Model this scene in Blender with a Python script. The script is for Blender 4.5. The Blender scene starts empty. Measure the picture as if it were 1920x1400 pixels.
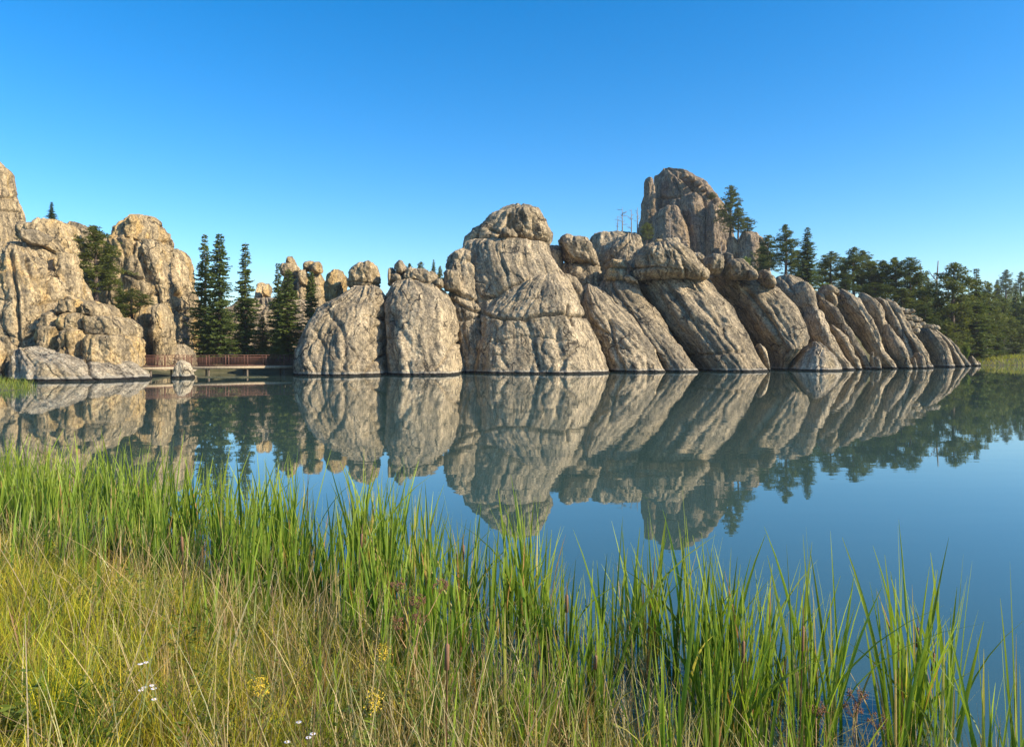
import bpy, math, random
import numpy as np

# ------------------------------------------------------------------ camera, sky, sun, exposure
F, HOR, EYE = 1400.0, 658.0, 2.6          # focal length (photo px), horizon row, eye height over the lake
scene = bpy.context.scene
cam_d = bpy.data.cameras.new('camera')
cam = bpy.data.objects.new('camera', cam_d)
scene.collection.objects.link(cam)
cam.location = (0, 0, EYE)
cam.rotation_euler = (math.radians(90), 0, 0)
cam_d.sensor_width = 36.0
cam_d.lens = 36.0 * F / 1920.0
cam_d.shift_y = -(700.0 - HOR) / 1920.0
cam_d.clip_start = 0.05
cam_d.clip_end = 9000
scene.camera = cam

SUN_EL, SUN_AZ = math.radians(31), math.radians(71)      # azimuth: degrees to the right of straight behind the camera
sun_dir = (math.sin(SUN_AZ) * math.cos(SUN_EL), -math.cos(SUN_AZ) * math.cos(SUN_EL), math.sin(SUN_EL))
world = bpy.data.worlds.new('World')
scene.world = world
world.use_nodes = True
wn = world.node_tree
wn.nodes.clear()
sky = wn.nodes.new('ShaderNodeTexSky')
sky.sky_type = 'NISHITA'
sky.sun_disc = False
sky.sun_elevation = SUN_EL
sky.sun_rotation = math.atan2(sun_dir[0], sun_dir[1])
sky.altitude = 1800
sky.air_density = 1.15
sky.dust_density = 2.4
sky.ozone_density = 2.7
hs = wn.nodes.new('ShaderNodeHueSaturation')
hs.inputs['Saturation'].default_value = 1.44
bg = wn.nodes.new('ShaderNodeBackground')
bg.inputs['Strength'].default_value = 0.15
wo = wn.nodes.new('ShaderNodeOutputWorld')
wn.links.new(sky.outputs[0], hs.inputs['Color'])
wn.links.new(hs.outputs[0], bg.inputs['Color'])
wn.links.new(bg.outputs[0], wo.inputs['Surface'])

sun_l = bpy.data.lights.new('sun', 'SUN')
sun_l.energy = 5.0
sun_l.angle = math.radians(0.55)
sun_l.color = (1.0, 0.88, 0.68)
sun = bpy.data.objects.new('sun', sun_l)
scene.collection.objects.link(sun)
from mathutils import Vector
sun.rotation_euler = Vector(sun_dir).to_track_quat('Z', 'Y').to_euler()
scene.view_settings.view_transform = 'Standard'
scene.view_settings.look = 'None'
scene.view_settings.exposure = 0.66
scene.view_settings.gamma = 1.0
scene.cycles.use_denoising = True
scene.cycles.max_bounces = 6
scene.cycles.transparent_max_bounces = 6

COL = scene.collection
RNG = np.random.RandomState(7)
random.seed(7)

# ------------------------------------------------------------------ helpers
def P(px, py, Y):
    """world point that stands at depth Y in the direction of the photo's pixel"""
    return ((px - 960.0) * Y / F, Y, EYE - (py - HOR) * Y / F)

_perm = np.random.RandomState(3).permutation(256)
_perm = np.concatenate([_perm, _perm, _perm])
_grad = np.random.RandomState(4).normal(size=(256, 3))
_grad /= np.linalg.norm(_grad, axis=1)[:, None]
def pnoise(p):
    p = np.asarray(p, dtype=np.float64)
    i = np.floor(p).astype(int)
    f = p - i
    u = f * f * f * (f * (f * 6 - 15) + 10)
    i &= 255
    out = 0
    for dx in (0, 1):
        wx = u[:, 0] if dx else 1 - u[:, 0]
        for dy in (0, 1):
            wy = u[:, 1] if dy else 1 - u[:, 1]
            for dz in (0, 1):
                wz = u[:, 2] if dz else 1 - u[:, 2]
                h = _perm[_perm[_perm[(i[:, 0] + dx) & 255] + ((i[:, 1] + dy) & 255)] + ((i[:, 2] + dz) & 255)]
                g = _grad[h]
                out = out + wx * wy * wz * (g[:, 0] * (f[:, 0] - dx) + g[:, 1] * (f[:, 1] - dy) + g[:, 2] * (f[:, 2] - dz))
    return out * 1.6
def fbm(p, octv=3, gain=0.5):
    a, s, o = 1.0, 0.0, 0.0
    for k in range(octv):
        s = s + a * pnoise(p * (2.03 ** k) + 17.3 * k)
        a *= gain
    return s

def mesh_np(name, verts, quads=None, tris=None, smooth=True):
    me = bpy.data.meshes.new(name)
    verts = np.asarray(verts, dtype=np.float32)
    me.vertices.add(len(verts))
    me.vertices.foreach_set('co', verts.ravel())
    q = np.zeros((0, 4), int) if quads is None or len(quads) == 0 else np.asarray(quads)
    t = np.zeros((0, 3), int) if tris is None or len(tris) == 0 else np.asarray(tris)
    loops = np.concatenate([q.ravel(), t.ravel()]).astype(np.int32)
    starts = np.concatenate([np.arange(len(q)) * 4, len(q) * 4 + np.arange(len(t)) * 3]).astype(np.int32)
    me.loops.add(len(loops))
    me.loops.foreach_set('vertex_index', loops)
    me.polygons.add(len(starts))
    me.polygons.foreach_set('loop_start', starts)
    me.update(calc_edges=True)
    if smooth:
        me.polygons.foreach_set('use_smooth', np.ones(len(starts), dtype=bool))
    me.validate()
    return me
def attr(me, name, vals, typ='FLOAT'):
    a = me.attributes.new(name, typ, 'POINT')
    if typ == 'FLOAT':
        a.data.foreach_set('value', np.asarray(vals, dtype=np.float32).ravel())
    elif typ == 'FLOAT_COLOR':
        a.data.foreach_set('color', np.asarray(vals, dtype=np.float32).ravel())
    else:
        a.data.foreach_set('vector', np.asarray(vals, dtype=np.float32).ravel())
def link(name, data, parent=None, mat=None):
    o = bpy.data.objects.new(name, data)
    COL.objects.link(o)
    if parent is not None:
        o.parent = parent
    if mat is not None and data is not None and len(data.materials) == 0:
        data.materials.append(mat)
    return o
def tag(o, label=None, cat=None, group=None, kind=None):
    if label: o['label'] = label
    if cat: o['category'] = cat
    if group: o['group'] = group
    if kind: o['kind'] = kind
    return o

class MB:
    """collects simple shapes into one mesh"""
    def __init__(s): s.v, s.q, s.t = [], [], []
    def box(s, c, size, rz=0.0):
        n = len(s.v)
        ca, sa = math.cos(rz), math.sin(rz)
        for dz in (-.5, .5):
            for dx, dy in ((-.5, -.5), (.5, -.5), (.5, .5), (-.5, .5)):
                x, y = dx * size[0], dy * size[1]
                s.v.append((c[0] + x * ca - y * sa, c[1] + x * sa + y * ca, c[2] + dz * size[2]))
        s.q += [(n, n+3, n+2, n+1), (n+4, n+5, n+6, n+7)] + [(n+i, n+(i+1) % 4, n+4+(i+1) % 4, n+4+i) for i in range(4)]
    def bar(s, a, b, w, h):
        a, b = Vector(a), Vector(b)
        d = (b - a).normalized()
        side = d.cross(Vector((0, 0, 1)))
        side = side.normalized() if side.length > 1e-4 else Vector((1, 0, 0))
        up = side.cross(d).normalized()
        n = len(s.v)
        for p in (a, b):
            for sx, sz in ((-.5, -.5), (.5, -.5), (.5, .5), (-.5, .5)):
                s.v.append(tuple(p + side * (sx * w) + up * (sz * h)))
        s.q += [(n, n+1, n+2, n+3), (n+7, n+6, n+5, n+4)] + [(n+i, n+4+i, n+4+(i+1) % 4, n+(i+1) % 4) for i in range(4)]
    def tube(s, pts, radii, k=6):
        n0 = len(s.v)
        pts = [Vector(p) for p in pts]
        for i, p in enumerate(pts):
            d = (pts[min(i+1, len(pts)-1)] - pts[max(i-1, 0)]).normalized()
            a = d.orthogonal().normalized() if abs(d.z) < .95 else (Vector((1, 0, 0)) - d * d.x).normalized()
            b = d.cross(a)
            for j in range(k):
                th = 2 * math.pi * j / k
                s.v.append(tuple(p + (a * math.cos(th) + b * math.sin(th)) * radii[i]))
        for i in range(len(pts) - 1):
            for j in range(k):
                s.q.append((n0+i*k+j, n0+i*k+(j+1) % k, n0+(i+1)*k+(j+1) % k, n0+(i+1)*k+j))
        s.v.append(tuple(pts[-1])); e = len(s.v) - 1
        for j in range(k):
            s.t.append((n0+(len(pts)-1)*k+j, n0+(len(pts)-1)*k+(j+1) % k, e))
    def mesh(s, name, smooth=False): return mesh_np(name, s.v, s.q, s.t, smooth)
    def build(s, name, mat, parent=None, smooth=False): return link(name, s.mesh(name, smooth), parent, mat)

# ------------------------------------------------------------------ materials
def new_mat(name):
    m = bpy.data.materials.new(name)
    m.use_nodes = True
    nt = m.node_tree
    nt.nodes.clear()
    out = nt.nodes.new('ShaderNodeOutputMaterial')
    return m, nt, out
def N(nt, typ, **kw):
    n = nt.nodes.new(typ)
    for k, v in kw.items():
        if k.startswith('i_'):
            n.inputs[k[2:].replace('_', ' ')].default_value = v
        else:
            setattr(n, k, v)
    return n
def ramp(nt, src, stops):
    r = nt.nodes.new('ShaderNodeValToRGB')
    els = r.color_ramp.elements
    while len(els) < len(stops): els.new(0.5)
    for e, (p, c) in zip(els, stops):
        e.position = p
        e.color = (c, c, c, 1) if not isinstance(c, tuple) else (*c, 1)
    nt.links.new(src, r.inputs[0])
    return r.outputs[0]
def mixc(nt, fac, a, b, mode='MIX'):
    m = nt.nodes.new('ShaderNodeMix')
    m.data_type = 'RGBA'
    m.blend_type = mode
    for sock, v in ((m.inputs[0], fac), (m.inputs[6], a), (m.inputs[7], b)):
        if isinstance(v, (int, float)): sock.default_value = v
        elif isinstance(v, tuple): sock.default_value = (*v, 1)
        else: nt.links.new(v, sock)
    return m.outputs[2]
def math_n(nt, op, a, b=0.0, clamp=False):
    m = nt.nodes.new('ShaderNodeMath')
    m.operation = op
    m.use_clamp = clamp
    for sock, v in ((m.inputs[0], a), (m.inputs[1], b)):
        if isinstance(v, (int, float)): sock.default_value = v
        else: nt.links.new(v, sock)
    return m.outputs[0]
def noise(nt, vec, scale, detail=4, rough=0.55, dist=0.0):
    n = N(nt, 'ShaderNodeTexNoise', i_Scale=scale, i_Detail=detail, i_Roughness=rough, i_Distortion=dist)
    nt.links.new(vec, n.inputs['Vector'])
    return n.outputs['Fac']
def mapping(nt, vec, scale, loc=(0, 0, 0)):
    m = N(nt, 'ShaderNodeMapping')
    m.inputs['Scale'].default_value = scale
    m.inputs['Location'].default_value = loc
    nt.links.new(vec, m.inputs['Vector'])
    return m.outputs[0]

def rock_mat(name, light, mid, dark, stain, stain_amt, waterline=True, fine=1.0):
    m, nt, out = new_mat(name)
    geo = N(nt, 'ShaderNodeNewGeometry')
    pos = geo.outputs['Position']
    uvn = N(nt, 'ShaderNodeAttribute', attribute_name='flow')
    uv = uvn.outputs['Vector']
    oi = N(nt, 'ShaderNodeObjectInfo')
    big = noise(nt, pos, 0.22, 5, 0.6)
    c = mixc(nt, ramp(nt, big, [(0.36, 0.0), (0.62, 1.0)]), mid, light)
    # broad lichen-grey patches
    gr = noise(nt, pos, 0.55, 6, 0.65, 0.4)
    c = mixc(nt, math_n(nt, 'MULTIPLY', ramp(nt, gr, [(0.48, 0.0), (0.62, 1.0)]), 0.62), c, dark)
    # streaks that run down the slab
    st = noise(nt, mapping(nt, uv, (0.9, 0.055, 1)), 1.0, 5, 0.6, 0.3)
    c = mixc(nt, math_n(nt, 'MULTIPLY', ramp(nt, st, [(0.50, 0.0), (0.60, 1.0)]), 0.62), c, dark)
    st2 = noise(nt, mapping(nt, uv, (1.7, 0.08, 1), (4, 9, 0)), 1.0, 4, 0.6, 0.2)
    c = mixc(nt, math_n(nt, 'MULTIPLY', ramp(nt, st2, [(0.54, 0.0), (0.68, 1.0)]), 0.42), c, tuple(min(1, x * 1.28) for x in light))
    # mineral stain, in patches and runs
    if stain_amt > 0:
        s1 = noise(nt, mapping(nt, uv, (0.32, 0.12, 1), (31, 5, 0)), 1.0, 4, 0.6, 0.5)
        f = math_n(nt, 'MULTIPLY', ramp(nt, s1, [(0.50, 0.0), (0.64, 1.0)]), stain_amt)
        c = mixc(nt, f, c, stain)
    # grain: crystals and black lichen specks
    fp = nt.nodes.new('ShaderNodeVectorMath'); fp.operation = 'ADD'
    jit = N(nt, 'ShaderNodeTexNoise', i_Scale=0.8, i_Detail=3.0); nt.links.new(pos, jit.inputs['Vector'])
    nt.links.new(uv, fp.inputs[0]); nt.links.new(jit.outputs['Color'], fp.inputs[1])
    g1 = noise(nt, mapping(nt, fp.outputs[0], (3.2 * fine, .7 * fine, 1)), 1.0, 10, 0.84)
    c = mixc(nt, 0.85, c, ramp(nt, g1, [(0.34, 0.12), (0.5, 0.5), (0.66, 0.90)]), 'OVERLAY')
    g3 = noise(nt, pos, 4.0 * fine, 6, 0.8)
    c = mixc(nt, 0.8, c, ramp(nt, g3, [(0.32, 0.08), (0.5, 0.5), (0.68, 0.92)]), 'OVERLAY')
    g2 = noise(nt, mapping(nt, fp.outputs[0], (2.8 * fine, .5 * fine, 1), (7, 3, 1)), 1.0, 10, 0.82)
    c = mixc(nt, math_n(nt, 'MULTIPLY', ramp(nt, g2, [(0.54, 0.0), (0.62, 1.0)]), 0.65), c, tuple(x * 0.40 for x in dark))
    # hairline joints, soil-dark where they hold
    cv = N(nt, 'ShaderNodeTexVoronoi', feature='DISTANCE_TO_EDGE', i_Scale=1.0)
    nt.links.new(mapping(nt, fp.outputs[0], (0.42 * fine, 0.20 * fine, 1), (3, 8, 0)), cv.inputs['Vector'])
    jm = ramp(nt, noise(nt, pos, 0.35, 3), [(0.46, 0.0), (0.56, 1.0)])
    joint = math_n(nt, 'MULTIPLY', ramp(nt, cv.outputs['Distance'], [(0.006, 1.0), (0.032, 0.0)]), jm)
    c = mixc(nt, math_n(nt, 'MULTIPLY', joint, 0.8), c, (0.045, 0.036, 0.026))
    # slight tone of each rock
    tone = N(nt, 'ShaderNodeMapRange')
    nt.links.new(oi.outputs['Random'], tone.inputs[0])
    tone.inputs[3].default_value = 0.86; tone.inputs[4].default_value = 1.12
    cc = nt.nodes.new('ShaderNodeVectorMath'); cc.operation = 'SCALE'
    nt.links.new(c, cc.inputs[0]); nt.links.new(tone.outputs[0], cc.inputs['Scale'])
    c = cc.outputs[0]
    rough = 0.9
    bs = N(nt, 'ShaderNodeBsdfPrincipled')
    if waterline:     # algae-black band left by the lake level, thin pale line above it
        sep = N(nt, 'ShaderNodeSeparateXYZ'); nt.links.new(pos, sep.inputs[0])
        wob = math_n(nt, 'MULTIPLY', noise(nt, pos, 1.4, 3), 0.20)
        zz = math_n(nt, 'SUBTRACT', sep.outputs[2], wob)
        c = mixc(nt, ramp(nt, zz, [(0.24, 0.6), (0.36, 0.0)]), c, (0.42, 0.38, 0.31))
        c = mixc(nt, ramp(nt, zz, [(0.10, 1.0), (0.15, 0.0)]), c, (0.018, 0.016, 0.013))
    nt.links.new(c, bs.inputs['Base Color'])
    bs.inputs['Roughness'].default_value = rough
    bs.inputs['Specular IOR Level'].default_value = 0.25
    b1 = N(nt, 'ShaderNodeBump'); b1.inputs['Strength'].default_value = 1.0; b1.inputs['Distance'].default_value = 0.48
    nt.links.new(math_n(nt, 'SUBTRACT', noise(nt, pos, 1.1 * fine, 10, 0.76, 0.2), math_n(nt, 'MULTIPLY', joint, .5)), b1.inputs['Height'])
    b2 = N(nt, 'ShaderNodeBump'); b2.inputs['Strength'].default_value = 0.8; b2.inputs['Distance'].default_value = 0.14
    vo = N(nt, 'ShaderNodeTexVoronoi', i_Scale=2.2 * fine)
    wv = nt.nodes.new('ShaderNodeVectorMath'); wv.operation = 'ADD'
    nz = N(nt, 'ShaderNodeTexNoise', i_Scale=2.0, i_Detail=4.0); nt.links.new(pos, nz.inputs['Vector'])
    nt.links.new(pos, wv.inputs[0]); nt.links.new(nz.outputs['Color'], wv.inputs[1])
    nt.links.new(wv.outputs[0], vo.inputs['Vector'])
    nt.links.new(vo.outputs['Distance'], b2.inputs['Height'])
    nt.links.new(b1.outputs[0], b2.inputs['Normal'])
    nt.links.new(b2.outputs[0], bs.inputs['Normal'])
    nt.links.new(bs.outputs[0], out.inputs[0])
    return m

M = {}
M['granite'] = rock_mat('granite', (0.49, 0.385, 0.245), (0.325, 0.258, 0.165), (0.125, 0.106, 0.077), (0.46, 0.31, 0.12), 0.10)
M['granite_warm'] = rock_mat('granite_warm', (0.52, 0.395, 0.225), (0.345, 0.262, 0.15), (0.13, 0.106, 0.072), (0.66, 0.41, 0.12), 0.5)
M['granite_far'] = rock_mat('granite_far', (0.34, 0.25, 0.16), (0.20, 0.155, 0.108), (0.085, 0.072, 0.058), (0.50, 0.32, 0.12), 0.25, False, 0.55)
M['granite_pale'] = rock_mat('granite_pale', (0.53, 0.44, 0.31), (0.40, 0.325, 0.22), (0.20, 0.168, 0.122), (0.58, 0.40, 0.16), 0.35)

def foliage_mat(name, a, b, trans, rough=0.6):
    m, nt, out = new_mat(name)
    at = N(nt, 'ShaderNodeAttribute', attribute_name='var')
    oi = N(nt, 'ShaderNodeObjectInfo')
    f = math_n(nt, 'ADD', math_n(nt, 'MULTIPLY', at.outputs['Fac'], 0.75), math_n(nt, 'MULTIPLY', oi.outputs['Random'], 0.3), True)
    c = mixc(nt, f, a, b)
    bs = N(nt, 'ShaderNodeBsdfPrincipled', i_Roughness=rough)
    bs.inputs['Specular IOR Level'].default_value = 0.25
    nt.links.new(c, bs.inputs['Base Color'])
    tr = N(nt, 'ShaderNodeBsdfTranslucent')
    nt.links.new(mixc(nt, 1.0, c, (1.0, 1.05, 0.6), 'MULTIPLY'), tr.inputs[0])
    mx = N(nt, 'ShaderNodeMixShader'); mx.inputs[0].default_value = trans
    nt.links.new(bs.outputs[0], mx.inputs[1]); nt.links.new(tr.outputs[0], mx.inputs[2])
    nt.links.new(mx.outputs[0], out.inputs[0])
    return m
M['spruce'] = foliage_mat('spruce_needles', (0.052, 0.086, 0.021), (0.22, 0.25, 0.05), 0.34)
M['pine'] = foliage_mat('pine_needles', (0.052, 0.084, 0.018), (0.24, 0.245, 0.046), 0.34)
M['weed'] = foliage_mat('weed_leaves', (0.07, 0.115, 0.02), (0.27, 0.31, 0.04), 0.35)
M['leaf'] = foliage_mat('broad_leaves', (0.09, 0.15, 0.02), (0.26, 0.30, 0.04), 0.35)

def bark_mat(name, a, b):
    m, nt, out = new_mat(name)
    geo = N(nt, 'ShaderNodeNewGeometry')
    n = noise(nt, mapping(nt, geo.outputs['Position'], (6, 6, 1.2)), 1.0, 5, 0.7)
    bs = N(nt, 'ShaderNodeBsdfPrincipled', i_Roughness=0.9)
    nt.links.new(mixc(nt, ramp(nt, n, [(0.35, 0.0), (0.65, 1.0)]), a, b), bs.inputs['Base Color'])
    bp = N(nt, 'ShaderNodeBump', i_Strength=0.6, i_Distance=0.04)
    nt.links.new(n, bp.inputs['Height']); nt.links.new(bp.outputs[0], bs.inputs['Normal'])
    nt.links.new(bs.outputs[0], out.inputs[0])
    return m
M['bark'] = bark_mat('conifer_bark', (0.06, 0.045, 0.035), (0.16, 0.11, 0.08))
M['dead'] = bark_mat('weathered_deadwood', (0.13, 0.11, 0.095), (0.30, 0.26, 0.22))
M['rail'] = bark_mat('rusty_rail_steel', (0.10, 0.042, 0.028), (0.19, 0.085, 0.055))
M['timber'] = bark_mat('sunlit_timber', (0.34, 0.25, 0.16), (0.50, 0.39, 0.25))
M['pile'] = bark_mat('weathered_pile', (0.08, 0.06, 0.045), (0.17, 0.13, 0.09))

def blade_mat(name, trans=0.4):
    """each blade carries its own colour"""
    m, nt, out = new_mat(name)
    at = N(nt, 'ShaderNodeAttribute', attribute_name='col')
    bs = N(nt, 'ShaderNodeBsdfPrincipled', i_Roughness=0.45)
    bs.inputs['Specular IOR Level'].default_value = 0.35
    nt.links.new(at.outputs['Color'], bs.inputs['Base Color'])
    tr = N(nt, 'ShaderNodeBsdfTranslucent')
    nt.links.new(mixc(nt, 1.0, at.outputs['Color'], (1.15, 1.15, 0.55), 'MULTIPLY'), tr.inputs[0])
    mx = N(nt, 'ShaderNodeMixShader'); mx.inputs[0].default_value = trans
    nt.links.new(bs.outputs[0], mx.inputs[1]); nt.links.new(tr.outputs[0], mx.inputs[2])
    nt.links.new(mx.outputs[0], out.inputs[0])
    return m
M['grass'] = blade_mat('grass_blades')
M['cattail'] = blade_mat('cattail_blades', 0.42)

def plain(name, col, rough=0.8):
    m, nt, out = new_mat(name)
    geo = N(nt, 'ShaderNodeNewGeometry')
    n = noise(nt, geo.outputs['Position'], 40, 3)
    bs = N(nt, 'ShaderNodeBsdfPrincipled', i_Roughness=rough)
    nt.links.new(mixc(nt, n, tuple(c * .75 for c in col), tuple(min(1, c * 1.25) for c in col)), bs.inputs['Base Color'])
    nt.links.new(bs.outputs[0], out.inputs[0])
    return m
M['petal'] = plain('aster_petals', (0.78, 0.74, 0.80))
M['petal_eye'] = plain('aster_eye', (0.65, 0.42, 0.04))
M['golden'] = plain('goldenrod_florets', (0.60, 0.42, 0.03))
M['umbel'] = plain('dried_seeds', (0.20, 0.09, 0.045))
M['stem'] = plain('plant_stem', (0.16, 0.20, 0.05))
M['drystem'] = plain('dry_stem', (0.36, 0.22, 0.10))
M['spike'] = plain('cattail_spike', (0.20, 0.10, 0.05))

def ground_mat():
    m, nt, out = new_mat('soil_and_turf')
    geo = N(nt, 'ShaderNodeNewGeometry')
    pos = geo.outputs['Position']
    c = mixc(nt, ramp(nt, noise(nt, pos, 0.5, 6, 0.65), [(0.38, 0.0), (0.62, 1.0)]), (0.055, 0.060, 0.022), (0.13, 0.115, 0.05))
    c = mixc(nt, ramp(nt, noise(nt, pos, 9, 4, 0.6), [(0.45, 0.0), (0.7, 0.7)]), c, (0.05, 0.035, 0.02))
    bs = N(nt, 'ShaderNodeBsdfPrincipled', i_Roughness=0.95)
    nt.links.new(c, bs.inputs['Base Color'])
    bp = N(nt, 'ShaderNodeBump', i_Strength=0.7, i_Distance=0.1)
    nt.links.new(noise(nt, pos, 5, 6), bp.inputs['Height']); nt.links.new(bp.outputs[0], bs.inputs['Normal'])
    nt.links.new(bs.outputs[0], out.inputs[0])
    return m
M['ground'] = ground_mat()
def water_mat():
    m, nt, out = new_mat('lake_water')
    geo = N(nt, 'ShaderNodeNewGeometry')
    pos = geo.outputs['Position']
    bs = N(nt, 'ShaderNodeBsdfPrincipled', i_Roughness=0.012, i_IOR=1.72)
    c = mixc(nt, ramp(nt, noise(nt, pos, 0.03, 3), [(0.35, 0.0), (0.65, 1.0)]), (0.040, 0.078, 0.066), (0.050, 0.090, 0.076))
    nt.links.new(c, bs.inputs['Base Color'])
    bs.inputs['Specular Tint'].default_value = (0.97, 1.0, 0.86, 1)
    n1 = noise(nt, mapping(nt, pos, (0.35, 1.0, 1)), 1.1, 3, 0.5)
    n2 = noise(nt, mapping(nt, pos, (0.12, 0.3, 1)), 1.0, 2, 0.5)
    bp = N(nt, 'ShaderNodeBump', i_Strength=1.0, i_Distance=0.0016)
    nt.links.new(math_n(nt, 'MULTIPLY', math_n(nt, 'ADD', n1, math_n(nt, 'MULTIPLY', n2, 1.2)), ramp(nt, noise(nt, mapping(nt, pos, (.6, 1.6, 1)), 0.03, 3), [(0.42, 0.55), (0.62, 1.9)])), bp.inputs['Height'])
    nt.links.new(bp.outputs[0], bs.inputs['Normal'])
    nt.links.new(bs.outputs[0], out.inputs[0])
    return m
M['water'] = water_mat()

# ------------------------------------------------------------------ terrain and lake
LAKE = np.array([(-14, 13), (-7.3, 10.2), (-3.6, 8.4), (-1.5, 7.1), (-.1, 5.8), (.85, 4.7), (2.0, 3.3), (6, 1), (14, -3), (40, -8),
                 (110, -6), (170, 30), (175, 90), (150, 128), (110, 136), (84, 137), (70, 132), (52, 118), (30, 105), (12, 97), (0, 94),
                 (-12, 88), (-20, 86), (-26, 90), (-36, 88), (-36, 76), (-44, 72), (-47, 66), (-42.5, 62), (-36, 56), (-31.6, 49.5), (-31.4, 46),
                 (-33, 40), (-28, 34), (-24, 24), (-18, 16)], float)
def lake_dist(x, y):
    """signed distance to the shoreline: positive on land"""
    p = np.stack([x, y], -1)
    a = LAKE; b = np.roll(LAKE, -1, 0)
    best = np.full(x.shape, 1e9); inside = np.zeros(x.shape, bool)
    for (ax, ay), (bx, by) in zip(a, b):
        ex, ey = bx - ax, by - ay
        t = np.clip(((x - ax) * ex + (y - ay) * ey) / (ex * ex + ey * ey), 0, 1)
        best = np.minimum(best, np.hypot(x - ax - t * ex, y - ay - t * ey))
        cond = (ay > y) != (by > y)
        inside ^= cond & (x < ex * (y - ay) / (ey if ey else 1e-9) + ax)
    return np.where(inside, -best, best)
CTRL = [(0, 0, 0.95), (-6, 4, 0.95), (-3, -6, 1.2), (-14, 6, 1.0), (8, -6, 1.0), (-40, 20, 1.2), (-60, 45, 2), (-44, 50, 0.7), (-36, 45, .6),
        (-55, 75, 4), (-30, 98, 2.0), (-38, 92, 2.0), (-22, 98, 2.5), (-15, 100, 4), (0, 108, 6), (12, 118, 8), (25, 120, 10), (40, 130, 10),
        (40, 190, 20), (30, 235, 28), (50, 228, 28), (58, 245, 29), (80, 245, 24), (100, 250, 16), (-60, 120, 8), (-30, 160, 8), (0, 180, 9), (-100, 100, 10),
        (-100, 200, 10), (-200, 300, 12), (0, 400, 12), (100, 145, 1.3), (120, 150, 1.5), (170, 140, 2), (200, 60, 3), (90, 150, 1.4),
        (140, 230, 5), (200, 330, 12), (260, 420, 25), (330, 430, 30), (400, 420, 34), (220, 450, 22), (150, 420, 12), (300, 700, 25), (0, 900, 12), (-400, 900, 15),
        (0, 2500, 15), (900, 900, 30), (-900, 900, 15), (0, -300, 10), (600, -200, 10), (-600, -200, 10)]
def ground_h(x, y):
    x = np.asarray(x, float); y = np.asarray(y, float)
    d = lake_dist(x, y)
    num = 0; den = 0
    for cx, cy, cz in CTRL:
        r2 = (x - cx) ** 2 + (y - cy) ** 2 + 2.0
        w = 1.0 / r2 ** 1.6
        num = num + w * cz; den = den + w
    H = num / den
    width = np.where(y < 30, 4.5, 9.0)
    s = np.clip(d / width, 0, 1)
    s = np.where(y < 30, s, s * s * (3 - 2 * s))
    p = np.stack([x.ravel(), y.ravel(), np.zeros(x.size)], -1)
    nz = (pnoise(p * 0.13).reshape(x.shape) * 0.15 * np.clip(d / 6, 0, 1) + pnoise(p * 1.1).reshape(x.shape) * 0.03)
    return np.where(d > 0, 0.02 + H * s + nz, np.maximum(-1.6, d * 0.28) - 0.03)
def gh(x, y): return float(ground_h(np.array([x]), np.array([y]))[0])

TREES = []     # filled first so that the land carries the trees: (kind, label, category, group, px, ytop, ybase, width px, depth)
GR = 'pines along the wooded ridge above the right-hand slabs'
T_ = TREES.append
# spruces behind the footbridge
GS = 'spruces behind the footbridge'
T_(('spruce', 'tall narrow spruce behind the footbridge, leftmost of the spruces there', 'tree', GS, 384, 437, 672, 58, 93))
T_(('spruce', 'tall spruce with bare-looking spire, close right neighbour of the leftmost bridge spruce', 'tree', GS, 412, 437, 672, 62, 91))
T_(('spruce', 'open branched spruce standing alone mid-bridge with sky between its boughs', 'tree', GS, 460, 453, 672, 66, 94))
T_(('spruce', 'slim spire of spruce left against the widest dark spruce by the bridge', 'tree', GS, 521, 492, 674, 56, 95))
T_(('spruce', 'widest dark spruce at the right part of the footbridge', 'tree', GS, 540, 503, 674, 66, 91))
T_(('spruce', 'small spruce tucked behind the leftmost lakeside dome', 'tree', GS, 583, 508, 690, 42, 92))
T_(('spruce', 'short spruce half hidden between the open spruce and the slim spire', 'tree', GS, 492, 592, 672, 40, 96))
# left cliffs
T_(('pine', 'broad bushy pine growing in the gully between the left cliffs', 'tree', None, 180, 425, 575, 74, 86))
T_(('spruce', 'little spruce in the gully below the broad bushy pine', 'tree', None, 225, 520, 612, 26, 84))
T_(('pine', 'light green young pine above the small pillar on the left', 'tree', None, 250, 542, 612, 44, 85))
T_(('spruce', 'sparse spruce standing on the skyline of the left cliff', 'tree', None, 97, 378, 424, 22, 88))
# behind the two-dome gap
GB = 'far treetops showing over the second lakeside dome'
T_(('pine', 'roundest far treetop over the second lakeside dome', 'tree', GB, 789, 491, 545, 20, 150))
T_(('spruce', 'pointed far treetop over the second lakeside dome', 'tree', GB, 813, 486, 545, 16, 150))
T_(('pine', 'smallest far treetop, beside the pointed one over the second dome', 'tree', GB, 825, 499, 545, 12, 150))
T_(('pine', 'far treetop peeping left of the rubble on the second dome', 'tree', GB, 768, 494, 545, 16, 152))
# hilltop tower
GT = 'trees around the hilltop rock tower'
T_(('pine', 'small dark pine at the left foot of the hilltop tower', 'tree', GT, 1212, 417, 462, 18, 205))
T_(('pine', 'tallest pine right of the hilltop rock tower', 'tree', GT, 1369, 349, 446, 34, 215))
T_(('pine', 'second pine right of the hilltop tower, half as tall', 'tree', GT, 1384, 388, 446, 26, 212))
T_(('pine', 'short pine on top of the boulder right of the tower', 'tree', GT, 1402, 407, 446, 20, 214))
T_(('pine', 'tiny pine on the right shoulder of the hilltop tower', 'tree', GT, 1335, 361, 376, 12, 224))
T_(('leafy', 'yellow green bush in front of the boulder right of the tower', 'bush', GT, 1268, 470, 500, 22, 190))
T_(('leafy', 'sunny shrub at the foot of the hilltop tower boulders', 'bush', GT, 1400, 478, 512, 26, 188))
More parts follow.
